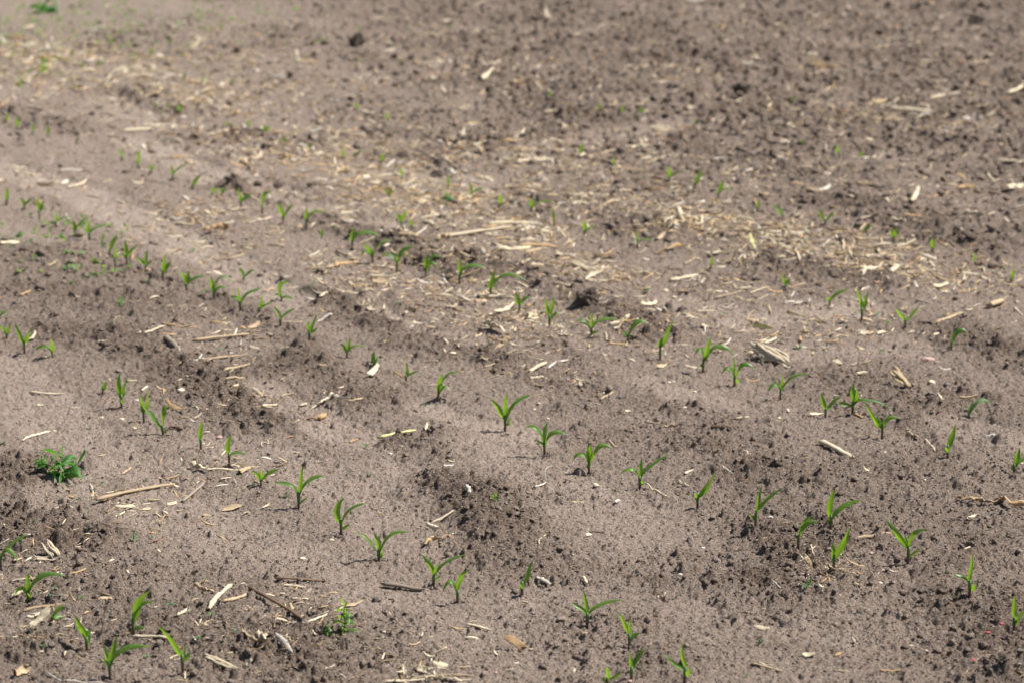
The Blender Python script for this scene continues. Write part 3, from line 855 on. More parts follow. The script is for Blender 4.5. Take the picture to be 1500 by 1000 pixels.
# ------------------------------------------------------------------ crop residue
# x0,y0,x1,y1,width px,kind,tone|label     kinds: k stalk  s sliver  f flake  t twisted strip  h fibrous chunk  c thread
RESIDUE = """
141,737,255,712,8,k,t|long weathered tan stalk piece lying across bare soil near the bushy dark weed
267,735,300,708,6,k,g|grey-brown straight stalk splinter beside the long tan stalk piece
132,710,135,730,4,s,p|
325,748,358,739,8,f,t|
168,745,197,743,6,f,p|
207,747,222,745,4,f,p|
217,734,234,731,4,f,t|
245,740,258,738,5,f,p|
297,757,316,754,3,s,t|
384,743,396,740,4,f,p|
99,728,108,727,4,f,o|
69,721,71,730,3,s,o|
66,788,82,818,11,h,p|crumpled pale husk lying on the crumbly ridge at the left edge
54,821,85,814,6,f,p|
219,796,243,788,2,s,r|thin reddish twig lying alone on crusted soil
16,853,63,848,5,s,p|pale flat straw lying behind the wide-leaved seedling at the left edge
20,876,33,866,8,f,p|
35,896,96,884,5,s,t|
45,926,72,901,14,f,p|wide pale husk piece with frayed end beside the dark crumpled seedling
40,911,63,895,5,s,p|
36,940,45,930,4,f,p|
195,935,248,937,7,k,p|pale round stick lying at the foot of the tall broad-leaved seedling
306,896,340,855,8,s,p|broad pale straw strip slanting up between crumbs, wider at its far end
327,886,363,869,6,s,t|tan straw strip touching the broad pale slanting strip
366,863,443,910,7,k,b|long dark brown stalk lying diagonally over crumbly soil
260,904,275,893,5,s,p|
275,893,280,898,4,f,p|
283,862,313,868,6,t,t|
297,919,312,910,3,s,t|
301,961,350,983,9,h,p|splintered fibrous husk bundle lying near the frame bottom
354,985,367,967,7,f,p|
347,930,395,946,5,t,t|
69,985,93,997,4,s,q|
93,997,152,1001,4,s,w|thin white strip lying along the bottom edge of the picture
111,961,135,967,2,s,t|
249,965,261,958,3,s,p|
144,880,163,870,6,f,t|
258,998,285,997,3,s,t|
22,993,42,988,12,f,t|
405,850,473,853,6,k,b|straight brown stalk lying level on crusted soil
416,857,450,858,4,s,p|pale splinter lying against the straight brown stalk
561,860,620,869,9,k,g|dark grey split stalk with frayed fibres lying level on smooth soil
450,914,503,892,4,s,p|
500,892,533,883,4,f,t|
633,764,665,746,4,s,p|thin pale stick leaning on the crumbly mound
626,772,644,780,7,f,p|
624,800,657,787,5,t,o|orange-tan curled stalk strip beside the crumbly mound
682,716,688,727,8,f,w|
684,922,719,925,5,k,p|
663,919,683,926,3,s,t|
741,936,767,953,11,f,o|brown cupped leaf piece casting a dark shadow on smooth soil
633,973,657,979,10,f,p|
609,979,629,985,9,f,p|
591,976,593,992,5,f,p|
563,998,640,992,4,s,p|
600,997,695,991,3,s,t|
620,999,690,1000,5,t,p|
424,886,428,900,6,f,t|
428,881,441,878,6,f,p|
441,904,456,890,3,s,p|
404,906,426,907,5,s,p|
380,928,395,929,5,f,p|
404,944,428,951,8,f,w|
372,936,392,947,8,t,p|
554,751,561,753,3,f,o|
746,745,767,744,2,c,p|
937,716,960,712,4,c,p|
957,713,977,727,4,s,p|
901,738,908,735,5,f,w|
838,735,857,735,3,s,t|
784,714,802,705,2.5,s,w|
800,706,832,689,2,c,w|curled white root thread looping up from bare soil
863,780,881,781,4,s,b|
859,787,866,784,5,f,p|
790,799,800,785,3,s,p|
787,853,806,859,8,f,w|
964,871,975,870,4,t,p|
1130,846,1145,865,3,s,w|straight whitish splinter lying on the crumbly patch
1105,921,1127,925,7,f,p|
1102,974,1146,986,5,k,t|long tan stick lying slantwise near the bottom edge
1110,972,1135,974,3,s,p|
833,997,842,983,6,f,p|
852,850,862,858,5,t,p|
991,707,1010,713,3,t,p|
868,713,880,715,5,f,p|
1107,793,1123,790,3,s,t|
1402,736,1432,739,6,t,o|
1428,735,1462,740,6,t,t|
1456,737,1502,742,7,t,o|
1254,790,1304,788,4,s,t|straight tan straw lying level beside the wide-forked seedling near the lower right corner
1416,760,1432,757,4,f,p|
1440,772,1454,775,5,f,b|
1187,800,1192,827,3,s,p|
1177,818,1188,826,7,h,t|
1190,830,1240,842,2,c,t|
1200,838,1232,829,2,c,t|
1196,833,1222,846,2,c,p|
1175,960,1194,961,7,f,p|
1223,958,1233,956,4,f,o|
1221,982,1248,982,3,s,t|
1289,982,1321,981,4,s,o|
1247,935,1252,942,4,f,p|
1330,946,1338,946,4,f,p|
1412,805,1427,803,3,s,p|
1409,911,1440,922,2,s,b|
1475,945,1499,948,2,s,b|
1201,651,1247,671,12,k,p|thick pale tan stalk piece lying alone on crumbled soil
1110,505,1146,532,20,h,p|broken stalk butt with a fan of pale fibres
1121,505,1138,491,5,s,p|
1309,541,1330,571,14,h,t|upright tuft of pale fibres leaning out of dark crumbs
1354,641,1370,663,3,s,p|
1326,637,1347,645,5,t,t|
1319,668,1327,678,4,f,t|
1266,682,1273,694,6,f,p|
1405,583,1432,580,4,s,t|
1370,580,1384,588,4,t,p|
1186,609,1207,609,5,f,p|
1249,607,1264,612,5,f,o|
1257,490,1276,489,8,f,p|
1286,488,1296,489,7,f,p|
1219,533,1232,533,8,f,p|
1254,547,1270,548,4,f,p|
1153,460,1181,464,4,s,t|
1166,449,1186,441,5,t,w|
1447,452,1469,445,11,k,t|short ragged tan stalk butt lying on open soil
1486,451,1498,464,4,s,p|
1105,478,1129,483,8,f,m|mossy olive-brown leaf scrap lying on pale soil
1173,671,1187,671,4,f,t|
775,547,801,533,7,k,p|pale forked bone-like stalk piece beside a second forked piece
775,556,796,555,5,s,p|
803,543,832,529,4,s,w|whitish forked stick with a knob, slanting beside the bone-like stalk
892,478,922,464,6,s,p|
905,484,922,466,3,s,t|
887,486,888,498,3,s,p|
891,505,919,505,4,s,o|
940,490,961,500,3,s,b|
961,541,977,536,6,f,t|
1002,535,1026,540,5,s,p|
1042,624,1071,632,7,f,b|curled brown husk chunk with a dark underside on crumbly soil
909,602,923,603,4,f,p|
946,620,976,622,4,s,t|
973,626,1000,626,3,t,t|
880,583,899,574,3,s,t|
868,578,876,580,5,f,b|
849,562,852,570,4,f,p|
1079,616,1096,617,3,s,p|
1089,662,1100,667,4,c,p|
882,653,911,656,5,c,t|
1003,695,1015,690,4,s,p|
1057,689,1075,695,3,s,w|
1030,481,1040,479,8,f,p|
772,468,792,463,13,f,p|
940,452,962,446,6,f,p|
557,649,608,638,7,k,y|bright yellow straight stalk piece lying against a mound of crumbs
466,597,488,584,6,t,p|
453,600,465,595,4,s,p|
466,616,478,610,8,f,o|
510,590,534,580,3,s,t|
412,582,431,574,3,s,t|
385,597,407,590,4,s,p|
438,594,450,593,5,f,p|
540,553,554,541,10,f,p|pale folded husk flake lying before a short seedling
538,456,551,455,9,f,p|
574,572,581,564,6,f,p|
577,548,590,552,4,s,o|
705,512,724,511,4,s,p|
561,503,575,502,4,f,t|
569,467,593,468,3,s,p|
707,484,740,492,8,t,p|
723,463,753,449,6,f,p|
664,456,689,455,4,s,t|
674,446,712,445,6,t,t|
457,586,477,587,3,s,q|
650,685,664,683,3,s,w|
623,630,626,622,4,f,p|
384,655,392,648,3,c,p|
512,648,526,641,4,s,o|
167,482,176,468,9,f,p|large pale kernel-shaped husk standing on edge
238,475,289,478,4,s,o|
308,473,331,474,4,s,o|
284,501,363,490,6,k,t|long knotted tan stalk lying level between the two left rows
296,527,365,516,4,s,t|thin straight tan straw lying before the long knotted stalk
365,511,381,511,4,s,p|
240,498,263,517,9,s,g|
142,503,157,497,4,s,p|
363,483,381,478,5,f,t|
186,557,201,557,3,s,p|
208,574,216,566,4,s,p|
243,591,276,605,7,f,o|orange-tan leaf flake lying on the crumbly band
284,614,295,605,3,s,p|
332,563,359,556,4,s,t|
370,570,384,576,4,f,p|
249,626,268,633,5,f,b|
195,626,205,629,5,f,p|
54,594,65,594,4,f,p|
20,599,35,597,3,s,b|
277,686,305,691,7,t,p|
300,693,351,690,5,s,p|
351,694,366,687,8,f,t|
338,680,354,684,6,f,p|
178,695,192,684,4,s,t|
81,699,95,701,5,f,w|
99,279,130,264,4.5,s,p|
221,265,254,273,3,s,g|
293,300,324,295,3,s,b|
298,342,335,338,8,t,o|
259,330,282,330,4,s,p|
0,360,27,356,7,s,p|
70,392,84,383,4,s,t|
30,432,45,429,4,f,o|
650,350,750,335,6,k,p|long pale stalk lying level in the straw beyond the third row
715,331,800,327,7,s,p|
707,334,760,327,4,s,t|
726,369,777,363,8,s,p|wide pale stalk strip lying before the long pale stalk
760,363,814,365,7,s,o|
770,371,800,366,5,s,t|
588,345,612,350,11,f,t|tan broad husk scrap lying on the dark crumb band
542,406,585,404,4,s,p|
656,416,715,399,4,s,b|
456,399,490,392,5,t,t|
490,392,526,384,5,s,o|
558,379,577,385,5,f,w|
650,408,656,418,4,f,w|
703,366,709,377,6,f,p|
488,427,537,432,4,s,p|
620,326,637,333,8,f,p|
838,388,866,398,12,h,p|
871,377,903,376,7,f,b|
858,412,881,396,7,f,p|
862,413,895,411,5,s,p|
895,411,954,399,5,s,b|
981,416,1022,403,6,s,p|
1097,346,1106,368,6,f,y|
1046,438,1090,431,4,s,t|
943,322,965,338,3,s,w|
1334,300,1344,283,7,f,p|pale oblong husk flake standing tilted on dark soil
1232,271,1281,275,6,s,b|
1475,285,1500,277,7,f,p|
1446,256,1459,265,4,s,p|
1369,423,1389,419,7,f,p|
1408,404,1434,403,5,s,p|
1300,167,1367,171,8,k,p|long whitish stalk lying over a dark hollow far up the field
1363,148,1403,140,6,s,p|
1003,5,1033,5,7,f,w|
1477,137,1500,121,5,s,p|
957,193,987,190,6,s,p|
757,241,810,237,6,s,p|
800,20,807,33,6,f,p|
1460,245,1500,243,5,s,p|
1180,98,1222,104,7,f,o|
90,270,100,266,4,f,w|
180,195,222,188,5,s,p|
"""


def along_path(p, q, n, sag=0.0):
    """points of a piece resting on the soil between two ground points"""
    t = np.linspace(0, 1, n)
    xy = p[None, :2] * (1 - t[:, None]) + q[None, :2] * t[:, None]
    hz = height(xy[:, 0], xy[:, 1])
    rigid = np.polyval(np.polyfit(t, hz, 1), t)
    rigid = rigid + np.max(hz - rigid) * .55
    z = rigid * (1 - sag) + hz * sag
    return np.concatenate([xy, z[:, None]], 1)


def piece_geo(kind, p, q, w, tilt=None, lift=0.0):
    L = np.linalg.norm(q[:2] - p[:2])
    d = unit(np.append(q[:2] - p[:2], 0)); side = np.array([-d[1], d[0], 0])
    up = np.array([0, 0, 1.0])
    n = 12
    bend = random.uniform(-.1, .1) * L
    t = np.linspace(0, 1, n)
    if kind == 'k':
        P = along_path(p, q, n, .1); P += side[None] * (np.sin(t * math.pi) * bend * .5)[:, None]; P[:, 2] += w * .38 + np.sin(t * random.uniform(2, 6)) * w * .1
        knot = 1 + .22 * np.exp(-((t - random.uniform(.2, .8)) / .05) ** 2)
        W = w * (1 + .16 * rng.standard_normal(n) * .6) * knot * (1 - .2 * t) * (1 + .1 * np.sin(t * 17))
        W[0] *= .75; W[-1] *= .6
        return ribbon(P, W, W * random.uniform(.6, .8), np.tile(side, (n, 1)), 0, 10, w * .5)
    if kind == 's':
        P = along_path(p, q, n, .25); P += side[None] * (np.sin(t * math.pi) * bend)[:, None]; P[:, 2] += w * .2 + np.sin(t * random.uniform(2, 7) + 1) * L * .02 + t * lift
        W = w * (1 + .18 * rng.standard_normal(n)) * (1 - random.uniform(0, .4) * t); W[0] *= .6; W[-1] *= .45
        a = random.uniform(.3, .9) if tilt is None else tilt
        sgn = -1 if side[1] > 0 else 1
        S = np.tile(side * math.cos(a) + up * math.sin(a) * (-sgn), (n, 1))
        return ribbon(P, W, W * .32, S, random.uniform(0, .25), 8, w * .5)
    if kind == 'c':
        n = 18; t = np.linspace(0, 1, n)
        P = along_path(p, q, n, .3)
        P += side[None] * (np.sin(t * random.uniform(4, 8)) * L * .14)[:, None]
        P[:, 2] += np.abs(np.sin(t * math.pi * random.uniform(.9, 1.6))) * L * .22 + w * .3
        W = w * (.8 + .3 * rng.random(n)); W[-1] *= .4
        return ribbon(P, W, W * .7, np.tile(side, (n, 1)), 0, 6)
    if kind == 't':
        n = 16; t = np.linspace(0, 1, n)
        P = along_path(p, q, n, .4)
        P += side[None] * (np.sin(t * random.uniform(3, 6) + 1) * L * .06)[:, None]
        P[:, 2] += w * .45 + np.abs(np.interp(t, np.linspace(0, 1, 7), rng.normal(0, .5, 7))) * w
        W = w * (.8 + .5 * rng.random(n)); W[0] *= .4; W[-1] *= .3
        a = np.cumsum(rng.normal(.12, .22, n)) + random.random() * 3
        S = side[None] * np.cos(a)[:, None] + up[None] * np.sin(a)[:, None]
        return ribbon(P, W, W * .16 + .0004, S, .2, 8, w * .3)
    # flake
    n = 10; t = np.linspace(0, 1, n)
    P = along_path(p, q, n, .2)
    P += side[None] * (np.sin(t * math.pi) * bend)[:, None]
    curl = random.uniform(-.1, .22)
    P[:, 2] += w * .36 + curl * L * (t - .5) ** 2 * 2 + t * lift
    W = w * np.interp(t, [0, .12, .5, .88, 1], [random.uniform(.1, .9), random.uniform(.6, 1), 1, random.uniform(.5, 1), random.uniform(.05, .7)]) * (1 + .2 * rng.standard_normal(n))
    W = np.maximum(W, w * .06)
    a = random.uniform(.35, .9)
    sgn = 1 if side[1] > 0 else -1
    S = np.tile(side * math.cos(a) + up * math.sin(a) * sgn, (n, 1))
    return ribbon(P, W, np.full(n, min(.0012, w * .14)), S + rng.normal(0, .12, (n, 3)), random.uniform(-.35, .4), 10, w * .35)


NOUN = {'k': ('stalk_piece', 'stalk piece', 'stalk piece'), 's': ('straw_sliver', 'straw sliver', 'straw'), 'f': ('husk_flake', 'husk flake', 'husk flake'),
        't': ('husk_strip', 'twisted husk strip', 'husk strip'), 'h': ('husk_tuft', 'fibrous husk tuft', 'husk tuft'), 'c': ('root_thread', 'curled root thread', 'root thread')}
N_RES = 0


def make_piece(x0, y0, x1, y1, wpx, kind, tone, label=None, group=None):
    global N_RES
    name, noun, cat = NOUN[kind]
    ym = (y0 + y1) / 2; s = px_per_m(ym)
    lift = 0.0
    if kind in 'fh' and abs(y1 - y0) > .6 * abs(x1 - x0):
        # a piece that stands up out of the soil rather than lying flat
        if y1 > y0: x0, y0, x1, y1 = x1, y1, x0, y0
        lift = (y0 - y1) * .7 / s
        y1 = y1 + (y0 - y1) * .7
    p = ground_point(x0, y0); q = ground_point(x1, y1)
    if np.linalg.norm(q[:2] - p[:2]) < .006:
        q = q + np.array([.006, .004, 0])
    w = max(wpx * {'k': .95, 's': .95, 'f': 1.15, 't': 1.0, 'h': .4, 'c': .75}[kind] / s, .0012)
    base = (p + q) / 2
    if kind == 'h':
        V, F, UV = [], [], []
        wid = wpx / s
        for k in range(9):
            o = np.array([random.uniform(-.5, .5) * wid, random.uniform(-.4, .4) * wid, 0])
            o2 = o * random.uniform(.4, 1.6)
            v, f, u = piece_geo('s', p + o, q + o2, w * random.uniform(.5, 1.1), None, lift * random.uniform(.5, 1.1))
            dz = random.uniform(-.002, .004)
            f = [tuple(i + len(V) for i in ff) for ff in f]
            V += [a + np.array([0, 0, dz]) for a in v]; F += f; UV += u
    else:
        V, F, UV = piece_geo(kind, p, q, w, None, lift)
    V = np.asarray(V) - base
    ob = mesh_obj(name, V, F, M_STRAW, None, UV)
    ob.location = base
    c = np.array(TONES[tone]) * random.uniform(.82, 1.12)
    ob.color = (*np.clip(c, 0, .9), 1)
    if not label:
        Lpx = math.hypot(x1 - x0, y1 - y0)
        lead = ('long ' if Lpx > 45 else 'short ' if Lpx < 18 else '') + TONEW[tone]
        label = unique(lead, noun, (x0 + x1) / 2, ym)
    tag(ob, label, cat, group or 'crop residue scattered over the field')
    N_RES += 1
    return ob


for line in RESIDUE.strip().splitlines():
    a, lab = line.split('|')
    f = a.split(',')
    make_piece(*(float(v) for v in f[:5]), f[5], f[6], lab.strip() or None)

for (ax, ay, bx, by), n in (((360, 215, 900, 440), 34), ((900, 250, 1480, 480), 24), ((0, 60, 350, 300), 14), ((600, 60, 1480, 240), 12), ((40, 440, 480, 700), 8)):
    for i in range(n):
        x = random.uniform(ax, bx); y = random.uniform(ay, by); L = random.uniform(14, 50) * (y + 400) / 900; an = random.gauss(.12, .4) + (math.pi if random.random() < .5 else 0)
        kd = random.choice('ssssft')
        make_piece(x - L / 2 * math.cos(an), y + L / 2 * math.sin(an) * .6, x + L / 2 * math.cos(an), y - L / 2 * math.sin(an) * .6,
                   random.uniform(2.5, 4.5) if kd == 's' else random.uniform(4, 7), kd, random.choice('pppptoowt'))

# mats of straw: many like pieces lying over one another: cx, cy, half w, half h, count, label, group
MATS = [
    (1165, 349, 40, 26, 22, 'pale straw shred in the straw mat between dark crumbs beyond the fifth row', 'shreds of the nearer straw mat'),
    (1287, 373, 38, 30, 20, 'pale straw shred in the straw mat sloping down beside the dark hollow', 'shreds of the sloping straw mat'),
    (757, 340, 52, 18, 8, 'thin straw in the tangle over the long pale stalk', 'straws of the stalk tangle'),
    (668, 288, 32, 13, 8, 'orange-tan straw in the thin tangle beyond the third row', 'straws of the thin tangle'),
    (990, 316, 40, 11, 8, 'whitish straw shred in the loose strewn patch beyond the fourth row', 'shreds of the strewn patch'),
    (1280, 176, 28, 9, 8, 'tan straw shred in the heap against the long whitish stalk', 'shreds of the far heap'),
    (628, 990, 60, 8, 6, 'pale straw in the heap at the bottom edge of the picture', 'straws of the bottom heap'),
]
for cx, cy, hw, hh, n, lab, grp in MATS:
    for i in range(n):
        a = random.gauss(cx, hw * .62); b = random.gauss(cy, hh * .62)
        L = random.uniform(10, 36); an = random.gauss(.1, .9)
        kind = 's' if 'straw in' in lab else random.choice('fssst')
        tone = 'o' if lab.startswith('orange') else 't' if lab.startswith('tan') else random.choice('wwp') if 'whit' in lab else random.choice('pppt')
        make_piece(a - L / 2 * math.cos(an), b - L / 2 * math.sin(an) * .45, a + L / 2 * math.cos(an), b + L / 2 * math.sin(an) * .45,
                   random.uniform(4, 7.5) if kind == 'f' else random.uniform(2, 4.2), kind, tone, lab, grp)


# chaff: crumbs of straw nobody could count
CHAFF = [(1120, 410, .6, 90), (800, 390, .5, 110), (1100, 200, 1.5, 200), (1350, 250, 1.0, 150), (1250, 100, 2, 170), (900, 150, 1.5, 170), (700, 100, 1.5, 170), (1400, 60, 2, 120), (1450, 330, .8, 90), (1000, 260, .8, 130), (250, 130, 1.2, 220), (480, 240, .6, 180), (600, 300, .4, 160), (1080, 340, .35, 160), (1230, 360, .7, 170), (1350, 400, .3, 120), (850, 300, .4, 120), (30, 100, .8, 160), (330, 210, .5, 130), (700, 470, .4, 120), (1130, 500, .4, 90), (60, 260, .5, 50), (680, 370, .3, 120), (1165, 349, .45, 170), (1287, 373, .45, 170), (757, 335, .4, 200), (668, 288, .35, 160), (990, 316, .4, 220), (860, 395, .25, 90), (1280, 176, .5, 130), (880, 245, 1.0, 260),
         (790, 225, .5, 130), (1420, 170, .8, 120), (280, 313, .3, 100), (150, 110, 1.4, 420), (60, 80, 1.0, 200), (420, 210, 1.0, 260), (420, 100, 1.6, 320), (280, 145, .5, 140),
         (560, 240, .8, 180), (640, 430, .5, 140), (760, 470, .35, 90), (920, 480, .4, 110), (1040, 420, .8, 160), (1200, 450, .5, 110), (1400, 410, .5, 120), (330, 360, .6, 130),
         (300, 490, .35, 80), (350, 580, .4, 60), (320, 690, .2, 50), (370, 940, .25, 70), (60, 900, .25, 70), (60, 810, .2, 40), (620, 985, .3, 80), (1210, 840, .12, 40), (440, 890, .15, 40),
         (200, 745, .2, 40), (780, 550, .25, 50), (1000, 100, 2.2, 300), (1300, 60, 2.5, 200), (550, 400, .5, 140), (700, 260, 1.0, 200), (500, 300, .7, 160)]


def build_chaff():
    xs, ys = [], []
    for cx, cy, r, n in CHAFF:
        n = int(n * 3.0)
        c = ground_xy(cx, cy)
        u = rng.standard_normal(n) * r * .55; v = rng.standard_normal(n) * r * .35
        xs.append(c[0] + u * ROWD[0] + v * ROWN[0] + rng.standard_normal(n) * .03); ys.append(c[1] + u * ROWD[1] + v * ROWN[1])
    a, b = scatter_points(2600); xs.append(a); ys.append(b)
    x = np.concatenate(xs); y = np.concatenate(ys); n = len(x)
    z = height(x, y)
    L = .004 + .066 * rng.random(n) ** 3.2; L[-2600:] *= .45
    L *= np.clip(y / 8, .6, 1.9)
    w = np.minimum(L * (.07 + .28 * rng.random(n) ** 1.5), .0055 * np.clip(y / 8, .7, 1.9)); an = rng.standard_normal(n) * .9 + (rng.random(n) < .5) * math.pi
    nseg = 4; t = np.linspace(-.5, .5, nseg)
    dirx, diry = np.cos(an), np.sin(an)
    ti = rng.uniform(-.5, 1.1, n); rise = rng.uniform(-.25, .35, n); curl = rng.uniform(-.6, .9, n)
    V = np.empty((n, nseg * 4, 3)); UV = np.empty((n, nseg * 4, 2))
    for i in range(nseg):
        wi = w * (1 if 0 < i < nseg - 1 else .45)
        cx = x + dirx * L * t[i]; cy = y + diry * L * t[i]
        cz = z + w * .4 + .0006 + L * (rise * t[i] + curl * (t[i] ** 2 - .08))
        sx = -diry * np.cos(ti); sy = dirx * np.cos(ti); sz = -np.sin(ti) * np.sign(dirx)
        th = .0003 + w * .08
        for k, (sg, tz) in enumerate(((-1, 1), (1, 1), (1, -1), (-1, -1))):
            V[:, i * 4 + k] = np.stack([cx + sx * wi * .5 * sg, cy + sy * wi * .5 * sg, cz + sz * wi * .5 * sg + th * tz], -1)
            UV[:, i * 4 + k] = (t[i] + .5, .5 + .4 * sg)
    F = []
    for i in range(nseg - 1):
        for k in range(4):
            a = i * 4 + k; b = i * 4 + (k + 1) % 4
            F.append((a, b, b + 4, a + 4))
    F += [(3, 2, 1, 0), (nseg * 4 - 4, nseg * 4 - 3, nseg * 4 - 2, nseg * 4 - 1)]
    F = np.array(F)[None] + (np.arange(n) * nseg * 4)[:, None, None]
    pal = np.array([TONES[k] for k in 'pptotptwo'])
    tone = pal[rng.integers(0, len(pal), n)] * rng.uniform(.95, 1.4, (n, 1))
    tone = np.repeat(np.clip(np.concatenate([tone, np.ones((n, 1))], 1), 0, 1), nseg * 4, 0)
    o = bulk_mesh('chaff_litter', V.reshape(-1, 3), F.reshape(-1, 4), M_CHAFF, {'tone': ('FLOAT_COLOR', tone)}, UV.reshape(-1, 2), False)
    tag(o, 'tiny bits of pale straw chaff strewn over the soil', None, kind='stuff')


build_chaff()


# ------------------------------------------------------------------ clods and pebbles
def lump(name, px, py, wpx, mat, color, flat=.75, rough=.3, sub=3, sink=.25):
    iv, fc = ico(sub)
    s = px_per_m(py); r = wpx / s / 2
    sd = random.randrange(1000)
    d = np.zeros(len(iv))
    for c, a in ((.9, 1.0), (.45, .6), (.22, .35), (.11, .2)):
        q = iv / c
        d += a * (vnoise(q[:, 0] + q[:, 2] * .7, q[:, 1] + q[:, 2] * .6, 1.0, sd) + vnoise(q[:, 2], q[:, 0] - q[:, 1] * .5, 1.0, sd + 1)) * .5
    V = iv * (1 + rough * 1.6 * d)[:, None] * r
    V = V * np.array([1, random.uniform(.7, 1), flat])
    g = ground_point(px, py)
    o = mesh_obj(name, V, fc, mat)
    o.location = (g[0], g[1] + r * .5, g[2] + r * flat * (1 - sink) )
    o.rotation_euler = (0, 0, random.uniform(-.5, .5))
    o.color = (*color, 1)
    return o


CLODS = """862,447,29|large dark soil clod standing on the crumb band behind the third row
883,452,13|
1147,878,16|grey-topped soil clod on the crumbly patch below the whitish splinter
1390,900,12|
1367,892,8|
1347,937,13|
1470,987,16|
1446,986,11|
523,68,22|large dark soil clod lying alone far up the field
717,134,13|
905,270,12|
1433,36,26|
1088,137,26|
1293,151,13|
1470,222,16|
405,276,15|
377,273,14|
475,65,12|
347,78,12|
1000,66,20|
1420,85,14|
580,112,12|
820,255,10|
1490,152,16|
978,152,14|
1370,215,12|
640,245,20|
457,276,15|
740,105,11|
1120,118,12|
215,660,8|
1130,640,10|
612,742,6|
"""
for line in CLODS.strip().splitlines():
    a, lab = line.split('|'); x, y, w = (float(v) for v in a.split(','))
    o = lump('soil_clod', x, y, w * (1 if lab else .9), M_CLOD, (.2, .16, .13), 1.0 if lab else .7, .62, 4, .3 if lab else .45)
    tag(o, lab or unique('dark', 'soil clod', x, y), 'clod', 'soil clods lying on the field')

PEBBLES = """1457,641,27,q|grey rounded stone half sunk in pale soil near the right edge
1360,530,21,k|flat pinkish stone slab lying on pale soil
424,884,7,w|
443,819,9,p|
626,898,7,w|
563,926,5,p|
997,842,7,w|
1030,802,6,w|
1290,853,7,w|
1300,854,4,w|
1276,812,7,k|
1176,840,5,k|
1151,820,5,p|
1467,909,7,x|small red treated seed lying on soil before the last seedling at the right edge
1447,927,7,x|small red treated seed lying beside dark twigs near the right edge
1427,960,6,x|small red treated seed lying below two dark clods
923,998,7,k|
726,987,6,k|
1141,614,6,p|
1365,560,11,p|
200,585,6,w|
230,583,6,w|
149,613,6,p|
178,615,8,p|
321,641,9,k|
265,575,11,p|
298,650,4,w|
595,461,10,p|
663,520,10,p|
603,480,6,w|
492,578,10,q|
572,666,6,w|
476,265,8,w|
547,296,7,w|
990,330,10,w|
975,428,9,p|
987,436,6,p|
1010,280,8,w|
849,567,5,w|
987,558,5,p|
1003,597,5,p|
789,593,5,p|
783,600,5,p|
803,615,5,p|
1018,571,6,p|
1355,703,4,w|
1297,661,5,p|
1357,956,5,p|
535,197,10,w|
375,104,9,w|
92,120,8,w|
209,216,8,w|
486,790,9,p|
1070,775,4,w|
1142,870,4,w|
"""
for line in PEBBLES.strip().splitlines():
    a, lab = line.split('|'); f = a.split(','); x, y, w = (float(v) for v in f[:3])
    seed = f[3] == 'x'
    o = lump('seed_kernel' if seed else 'pebble', x, y, w, M_STONE, TONES[f[3]], .5 if w < 15 else .4, .2, 2, .65 if w < 15 else .95)
    tag(o, lab or unique('small ' + TONEW[f[3]], 'pebble', x, y), 'seed' if seed else 'pebble', 'red seeds on the soil' if seed else 'pebbles on the soil')


# ------------------------------------------------------------------ weeds
def weed_leaf(p0, p1, p2, w, phi, mat, root, kind='weed'):
    V, F, UV = leaf_geo(bez(p0, p1, p2, 9), w, phi, random.uniform(-.4, .4), .2, kind)
    return mesh_obj('leaf', V, F, mat, root, UV)


def bushy_weed(px, py, hpx, wpx, n, lw, label, mat=M_WEED, stems=3, group=None, name='weed'):
    g = ground_point(px, py); s = px_per_m(py)
    root = bpy.data.objects.new(name, None); COL.objects.link(root); root.location = g; root.empty_display_size = .02
    tag(root, label, 'weed', group)
    hh, ww = hpx / s, wpx / s
    for k in range(stems):
        f = (k - (stems - 1) / 2) / max(1, (stems - 1) / 2) if stems > 1 else 0
        tip = np.array([f * ww * .32, random.uniform(-.2, .2) * ww, hh * (1 - .35 * abs(f)) * .85])
        C = bez(np.array([0, 0, -.004]), tip * np.array([.3, .3, .6]), tip, 8)
        V, F, UV = ribbon(C, np.linspace(.0026, .0012, 8), np.linspace(.0026, .0012, 8), np.tile([1.0, 0, 0], (8, 1)), 0, 6)
        mesh_obj('stem', V, F, M_WEED, root, UV)
        m = n // stems
        for i in range(m):
            t = .12 + .88 * i / max(1, m - 1)
            a = C[int(t * 7)]
            an = i * 2.4 + k + random.uniform(-.4, .4)
            Ln = ww * .5 * (1.15 - .45 * t) * random.uniform(.8, 1.2)
            d = np.array([math.cos(an), math.sin(an) * .8, 0])
            rise = random.uniform(.15, .5) * Ln if t < .9 else Ln * .8
            p2 = a + d * Ln * (1 if t < .9 else .5) + np.array([0, 0, rise - (.45 * Ln if t < .85 else 0)])
            p2[2] = max(p2[2], .003)
            p1 = a + d * Ln * .5 + np.array([0, 0, rise + .12 * Ln])
            weed_leaf(a, p1, p2, lw / s, random.uniform(.2, .9), mat, root)
    return root


